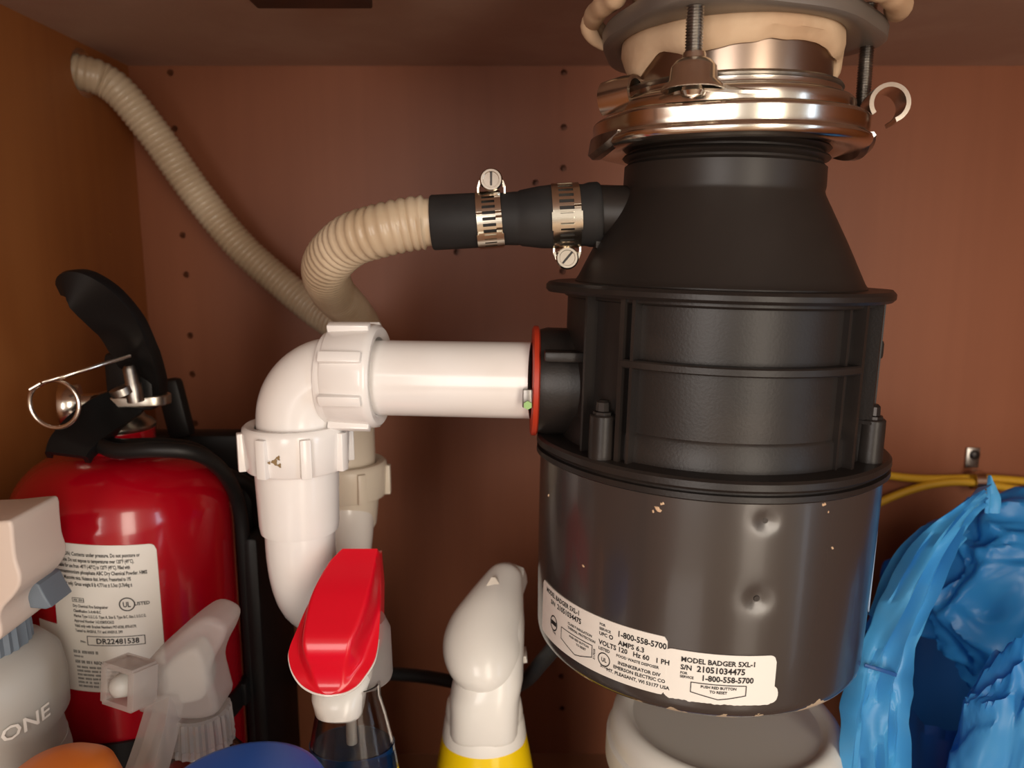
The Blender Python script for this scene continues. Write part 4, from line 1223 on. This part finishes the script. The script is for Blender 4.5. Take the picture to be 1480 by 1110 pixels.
st = [(524, 802, 0.3595, 27, 27, .008, .93), (515, 825, 0.3547, 40, 36, .010, .86), (502, 868, 0.3444, 54, 48, .013, .74), (490, 910, 0.3350, 61, 58, .0145, .60), (482, 938, 0.3286, 64, 63, .0145, .50), (479, 956, 0.3246, 61, 61, .0115, .46), (477, 974, 0.3206, 53, 52, .0045, .40), (476, 990, 0.3176, 40, 40, .0012, .4), (475, 1000, 0.3156, 22, 24, .0005, .4), (474, 1004, 0.3148, 4, 4, .000, .4)]
hood(dense(st), 48, 1.0, 0.0010).build('hood', M_['red_plastic'], b5, 55)
hood([(a, b + 3, c + .0006, l + 0.8, r + 0.8, e * 0.9, q) for (a, b, c, l, r, e, q) in dense(st)[20:]], 48, 1.0, 0.0010).build('hood_rim', M_['white_plastic'], b5, 55)
extrude_poly(prof_px([(512, 806), (549, 803), (553, 850), (552, 928), (538, 930), (528, 870)], 0.3600), 0.3520, 0.3680, 0.002).build('nozzle_block', M_['red_plastic'], b5, 40)

# white sprayer on a yellow bottle
wx, wy = at(700, 1060, .412).x, .412
b6 = thing('spray_bottle', (wx, wy, 0), 'yellow spray bottle with a smooth white teardrop trigger head', 'spray bottle')
zy = at(700, 1078, wy - 0.018).z
bottle(b6, wx, wy, [(0, 0.001), (0.034, 0.001), (0.037, 0.005), (0.0365, zy - 0.090), (0.0330, zy - 0.055), (0.0275, zy - 0.020), (0.0238, zy), (0.0225, zy + 0.004), (0, zy + 0.004)], M_['yellow_plastic'], oy=0.8)
zy1 = at(700, 1048, wy - 0.018).z
bottle(b6, wx, wy, [(0.0, zy - 0.006), (0.0246, zy - 0.006), (0.0246, zy - 0.004), (0.0232, zy + 0.006), (0.0222, zy + 0.008), (0.0226, zy + 0.010), (0.0215, zy1 + 0.004), (0.019, zy1 + 0.006), (0, zy1 + 0.006)], M_['white_plastic'], 'collar', oy=0.86)
# neck housing merging into the tear-shaped hood
rings = []
for (px, py, yy, hw, hy_, sq) in ((700, 1052, .410, 48, .0180, 3.2), (700, 1046, .410, 50, .0195, 3.0), (701, 1000, .411, 50, .020, 2.8), (706, 975, .414, 50, .021, 2.6), (716, 940, .420, 41, .021, 2.4), (728, 900, .428, 30, .018, 2.2), (736, 868, .434, 20, .012, 2.0)):
    c = at(px, py, yy); rings.append(ring_ell(c, hw * pm(c), hy_, 32, sq))
loft(rings).build('neck_housing', M_['white_plastic'], b6, 60)
rings = []
stw = [(736, 819, .448, 12, .006), (733, 826, .446, 22, .009), (726, 845, .442, 31, .013), (715, 875, .434, 43, .017), (704, 905, .426, 53, .019), (697, 935, .417, 58, .019), (692, 960, .409, 54, .017), (688, 980, .402, 43, .013), (685, 994, .3975, 27, .008), (683, 1000, .3955, 10, .003)]
axw = (at(683, 1000, .3955) - at(736, 819, .448)).normalized()
nw = Vector((1, 0, 0)).cross(axw).normalized()
xw = axw.cross(nw).normalized()
if nw.dot(FW) > 0: nw = -nw
for (px, py, yy, hw, ht) in dense(stw, 5):
    c = at(px, py, yy); h = max(1, hw) * pm(c)
    rings.append([c + xw * (h * cos(2 * pi * k / 36)) + nw * (max(.001, ht) * sin(2 * pi * k / 36)) for k in range(36)])
loft(rings).build('hood', M_['white_plastic'], b6, 60)
no = lathe([(0, -0.010), (0.0100, -0.010), (0.0106, 0.0), (0.0092, 0.004), (0.006, 0.005), (0, 0.005)], 12, at(738, 832, .452), (0.25, 0.7, 0.62), fn=lambda r, z, a: (r * (1 + 0.06 * cos(6 * a)), z)).build('nozzle', M_['white_plastic'], b6, 30)
c = at(713, 841, .4285)
mk('hood_notch', [c + Vector((-.0042, -.0006, -.0022)), c + Vector((.0042, -.0006, -.0022)), c + Vector((0.0012, .001, .0024)), c + Vector((-0.0012, .001, .0024))], [(0, 1, 2, 3)], M_['pvc_back'], b6, 0)
extrude_poly(prof_px([(748, 945), (760, 942), (762, 952), (752, 954)], .425), .420, .432, 0.0006).build('trigger_tip', M_['white_plastic'], b6, 40)

# ------------------------------------------------------------------ white tub under the disposer
tx, ty = at(1048, 1015, .385).x, .385
tb_ = thing('plastic_tub', (tx, ty, 0), 'round white plastic tub with a pale recessed lid beneath the disposer', 'tub')
zt_ = at(1048, 1027, .385).z
RTb = 0.0635
bottle(tb_, tx, ty, [(0, 0.001), (0.056, 0.001), (0.058, 0.004), (0.0595, zt_ - 0.022), (0.058, zt_ - 0.018), (0, zt_ - 0.018)], M_['tub_white'], 'tub_body', 80)
lathe([(0.0598, 0.02), (0.0600, 0.02), (0.0608, zt_ - 0.036), (0.0600, zt_ - 0.036)], 80, (tx, ty, 0)).build('tub_label', M_['tub_label'], tb_, 40)
ld = bottle(tb_, tx, ty, [(0.05, zt_ - 0.030), (0.0632, zt_ - 0.030), (0.0640, zt_ - 0.028), (0.0636, zt_ - 0.016), (0.0616, zt_ - 0.0145), (0.0614, zt_ - 0.010), (0.0600, zt_ - 0.004), (0.0570, zt_ - 0.0005), (0.0545, zt_), (0.0520, zt_ - 0.0008), (0.0508, zt_ - 0.0032), (0.0490, zt_ - 0.0040)], M_['tub_white'], 'lid', 96)
lathe([(0.0495, zt_ - 0.0039), (0.030, zt_ - 0.0044), (0.0, zt_ - 0.0044)], 80, (tx, ty, 0)).build('lid_panel', M_['tub_lid_top'], tb_, 40)

# ------------------------------------------------------------------ blue plastic bags
def crumple(c, rad, seed, amp, name, m, parent=None, squash=(1, 1, 1), sub=6, stretch=(1, 1, 1), zmin=None):
    bm = bmesh.new(); bmesh.ops.create_icosphere(bm, subdivisions=sub, radius=1.0)
    V = []
    for v in bm.verts:
        d = v.co.normalized()
        q = Vector((d.x * stretch[0], d.y * stretch[1], d.z * stretch[2]))
        o = Vector((seed * 3.1, seed * 1.7, -seed))
        wrp = Vector((noise.noise(q * 1.3 + o), noise.noise(q * 1.3 + o + Vector((9, 2, 1))), noise.noise(q * 1.3 + o + Vector((3, 7, 5)))))
        q2 = q + wrp * 0.5
        def ridge(s, k): return 1 - abs(noise.noise(q2 * s + o + Vector((k, k, k)))) * 2.0
        h = 0.60 * (ridge(1.1, 0) - 0.6) + 0.32 * (ridge(2.3, 4) - 0.6) + 0.15 * (ridge(4.4, 8) - 0.6) + 0.02 * (ridge(12, 11) - 0.6)
        r = 1 + amp * h
        p_ = Vector((d.x * rad * squash[0] * r, d.y * rad * squash[1] * r, d.z * rad * squash[2] * r)) + c
        if zmin is not None: p_.z = max(p_.z, zmin)
        V.append(p_)
    bm.verts.index_update()
    Fc = [tuple(v.index for v in f.verts) for f in bm.faces]; bm.free()
    return mk(name, V, Fc, m, parent, 55)

gx, gy = 0.392, 0.492
sack = thing('plastic_bag', (gx, gy, 0), 'open blue plastic carrier bag with a twisted handle strap beside the disposer', 'plastic bag')
# sack body, pleated, open at the top
V = []; Fc = []; na, nz2 = 140, 40
for k in range(nz2):
    t = k / (nz2 - 1); z = 0.002
    for i in range(na):
        a = 2 * pi * i / na
        pl_ = noise.noise(Vector((cos(a) * 5, sin(a) * 5, t * 0.8))) * 0.010 + abs(noise.noise(Vector((cos(a) * 14, sin(a) * 14, t * 1.6)))) * 0.008
        rx_ = 0.128 + 0.010 * t + pl_; ry_ = 0.095 + 0.008 * t + pl_
        zz = z + t * (0.185 + 0.045 * sin(a) + 0.022 * noise.noise(Vector((cos(a) * 2, sin(a) * 2, 5))))
        V.append(Vector((gx + rx_ * cos(a), gy + ry_ * sin(a), zz)))
for k in range(nz2 - 1):
    for i in range(na):
        j = (i + 1) % na; Fc.append((k * na + i, k * na + j, (k + 1) * na + j, (k + 1) * na + i))
Fc.append(tuple(range(na)))
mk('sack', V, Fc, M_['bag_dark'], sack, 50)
# handle strap: folded ribbon rising from the left rim, over the stuffing
def strap(pts, Wpx, seed, fold, name, m, nseg=10):
    P = [at(*p) for p in pts]; S = spline(P, 8); n = len(P); V = []; Fc = []
    for k in range(len(S)):
        t = k / 8; i = min(n - 2, int(t)); f_ = t - i
        wm = (Wpx[i] * (1 - f_) + Wpx[i + 1] * f_) * dep(S[k]) / F
        tg_ = (S[min(len(S) - 1, k + 1)] - S[max(0, k - 1)]).normalized()
        wv = tg_.cross(-FW).normalized(); nn = tg_.cross(wv)
        if nn.dot(FW) > 0: nn = -nn
        for q in range(nseg + 1):
            s_ = -0.5 + q / nseg
            V.append(S[k] + wv * (wm * s_ * (1 + 0.10 * noise.noise(Vector((k * .25, s_ * 2, seed + 4))))) + nn * (fold * (noise.noise(Vector((s_ * 6, k * 0.045, seed))) + 0.6 * noise.noise(Vector((s_ * 14, k * 0.08, seed + 2))))))
    m1 = nseg + 1
    for k in range(len(S) - 1):
        for q in range(nseg): Fc.append((k * m1 + q, k * m1 + q + 1, (k + 1) * m1 + q + 1, (k + 1) * m1 + q))
    n0 = len(V)
    off = FW * 0.0006
    V2 = [v + off for v in V]; F2 = [tuple(n0 + i for i in reversed(f)) for f in Fc]
    return mk(name, V + V2, Fc + F2, m, sack, 50)
strap([(1264, 1170, .350), (1264, 1090, .350), (1267, 1030, .352), (1274, 975, .356), (1290, 920, .364), (1320, 858, .376), (1358, 790, .388), (1396, 742, .398), (1428, 716, .410)],
      [104, 98, 98, 80, 62, 62, 60, 44, 36], 1.3, 0.0085, 'handle', M_['bag_handle'], 16)
strap([(1285, 905, .392), (1322, 830, .400), (1352, 790, .408), (1392, 764, .418)], [60, 72, 64, 34], 4.3, 0.006, 'handle_fold', M_['bag_handle'])
strap([(1434, 742, .412), (1436, 722, .412), (1434, 704, .412), (1431, 687, .412)], [20, 22, 13, 3], 6.6, 0.001, 'handle_tip', M_['bag_handle'], 6)
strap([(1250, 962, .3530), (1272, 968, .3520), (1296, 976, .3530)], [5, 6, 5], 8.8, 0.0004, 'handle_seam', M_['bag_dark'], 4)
c = at(1480, 858, .490)
o = crumple(c, 0.066, 2.0, 0.34, 'plastic_bag', M_['bag_blue'], None, (1.05, 0.75, 1.0))
tag(o, 'crumpled blue plastic bag bulging from the top of the carrier bag', 'plastic bag')
c = at(1508, 1062, .350)
ztop = c.z + 0.0525
c.z = ztop / 2
o = crumple(c, 0.050, 6.0, 0.30, 'plastic_bag', M_['bag_blue'], None, (0.95, 0.62, ztop / 2 / 0.050), stretch=(1.9, 1, 0.9), zmin=0.001)
tag(o, 'pleated blue plastic bag wadded low against the front of the carrier bag', 'plastic bag')

for o in bpy.data.objects:
    if '_org' in o: del o['_org']
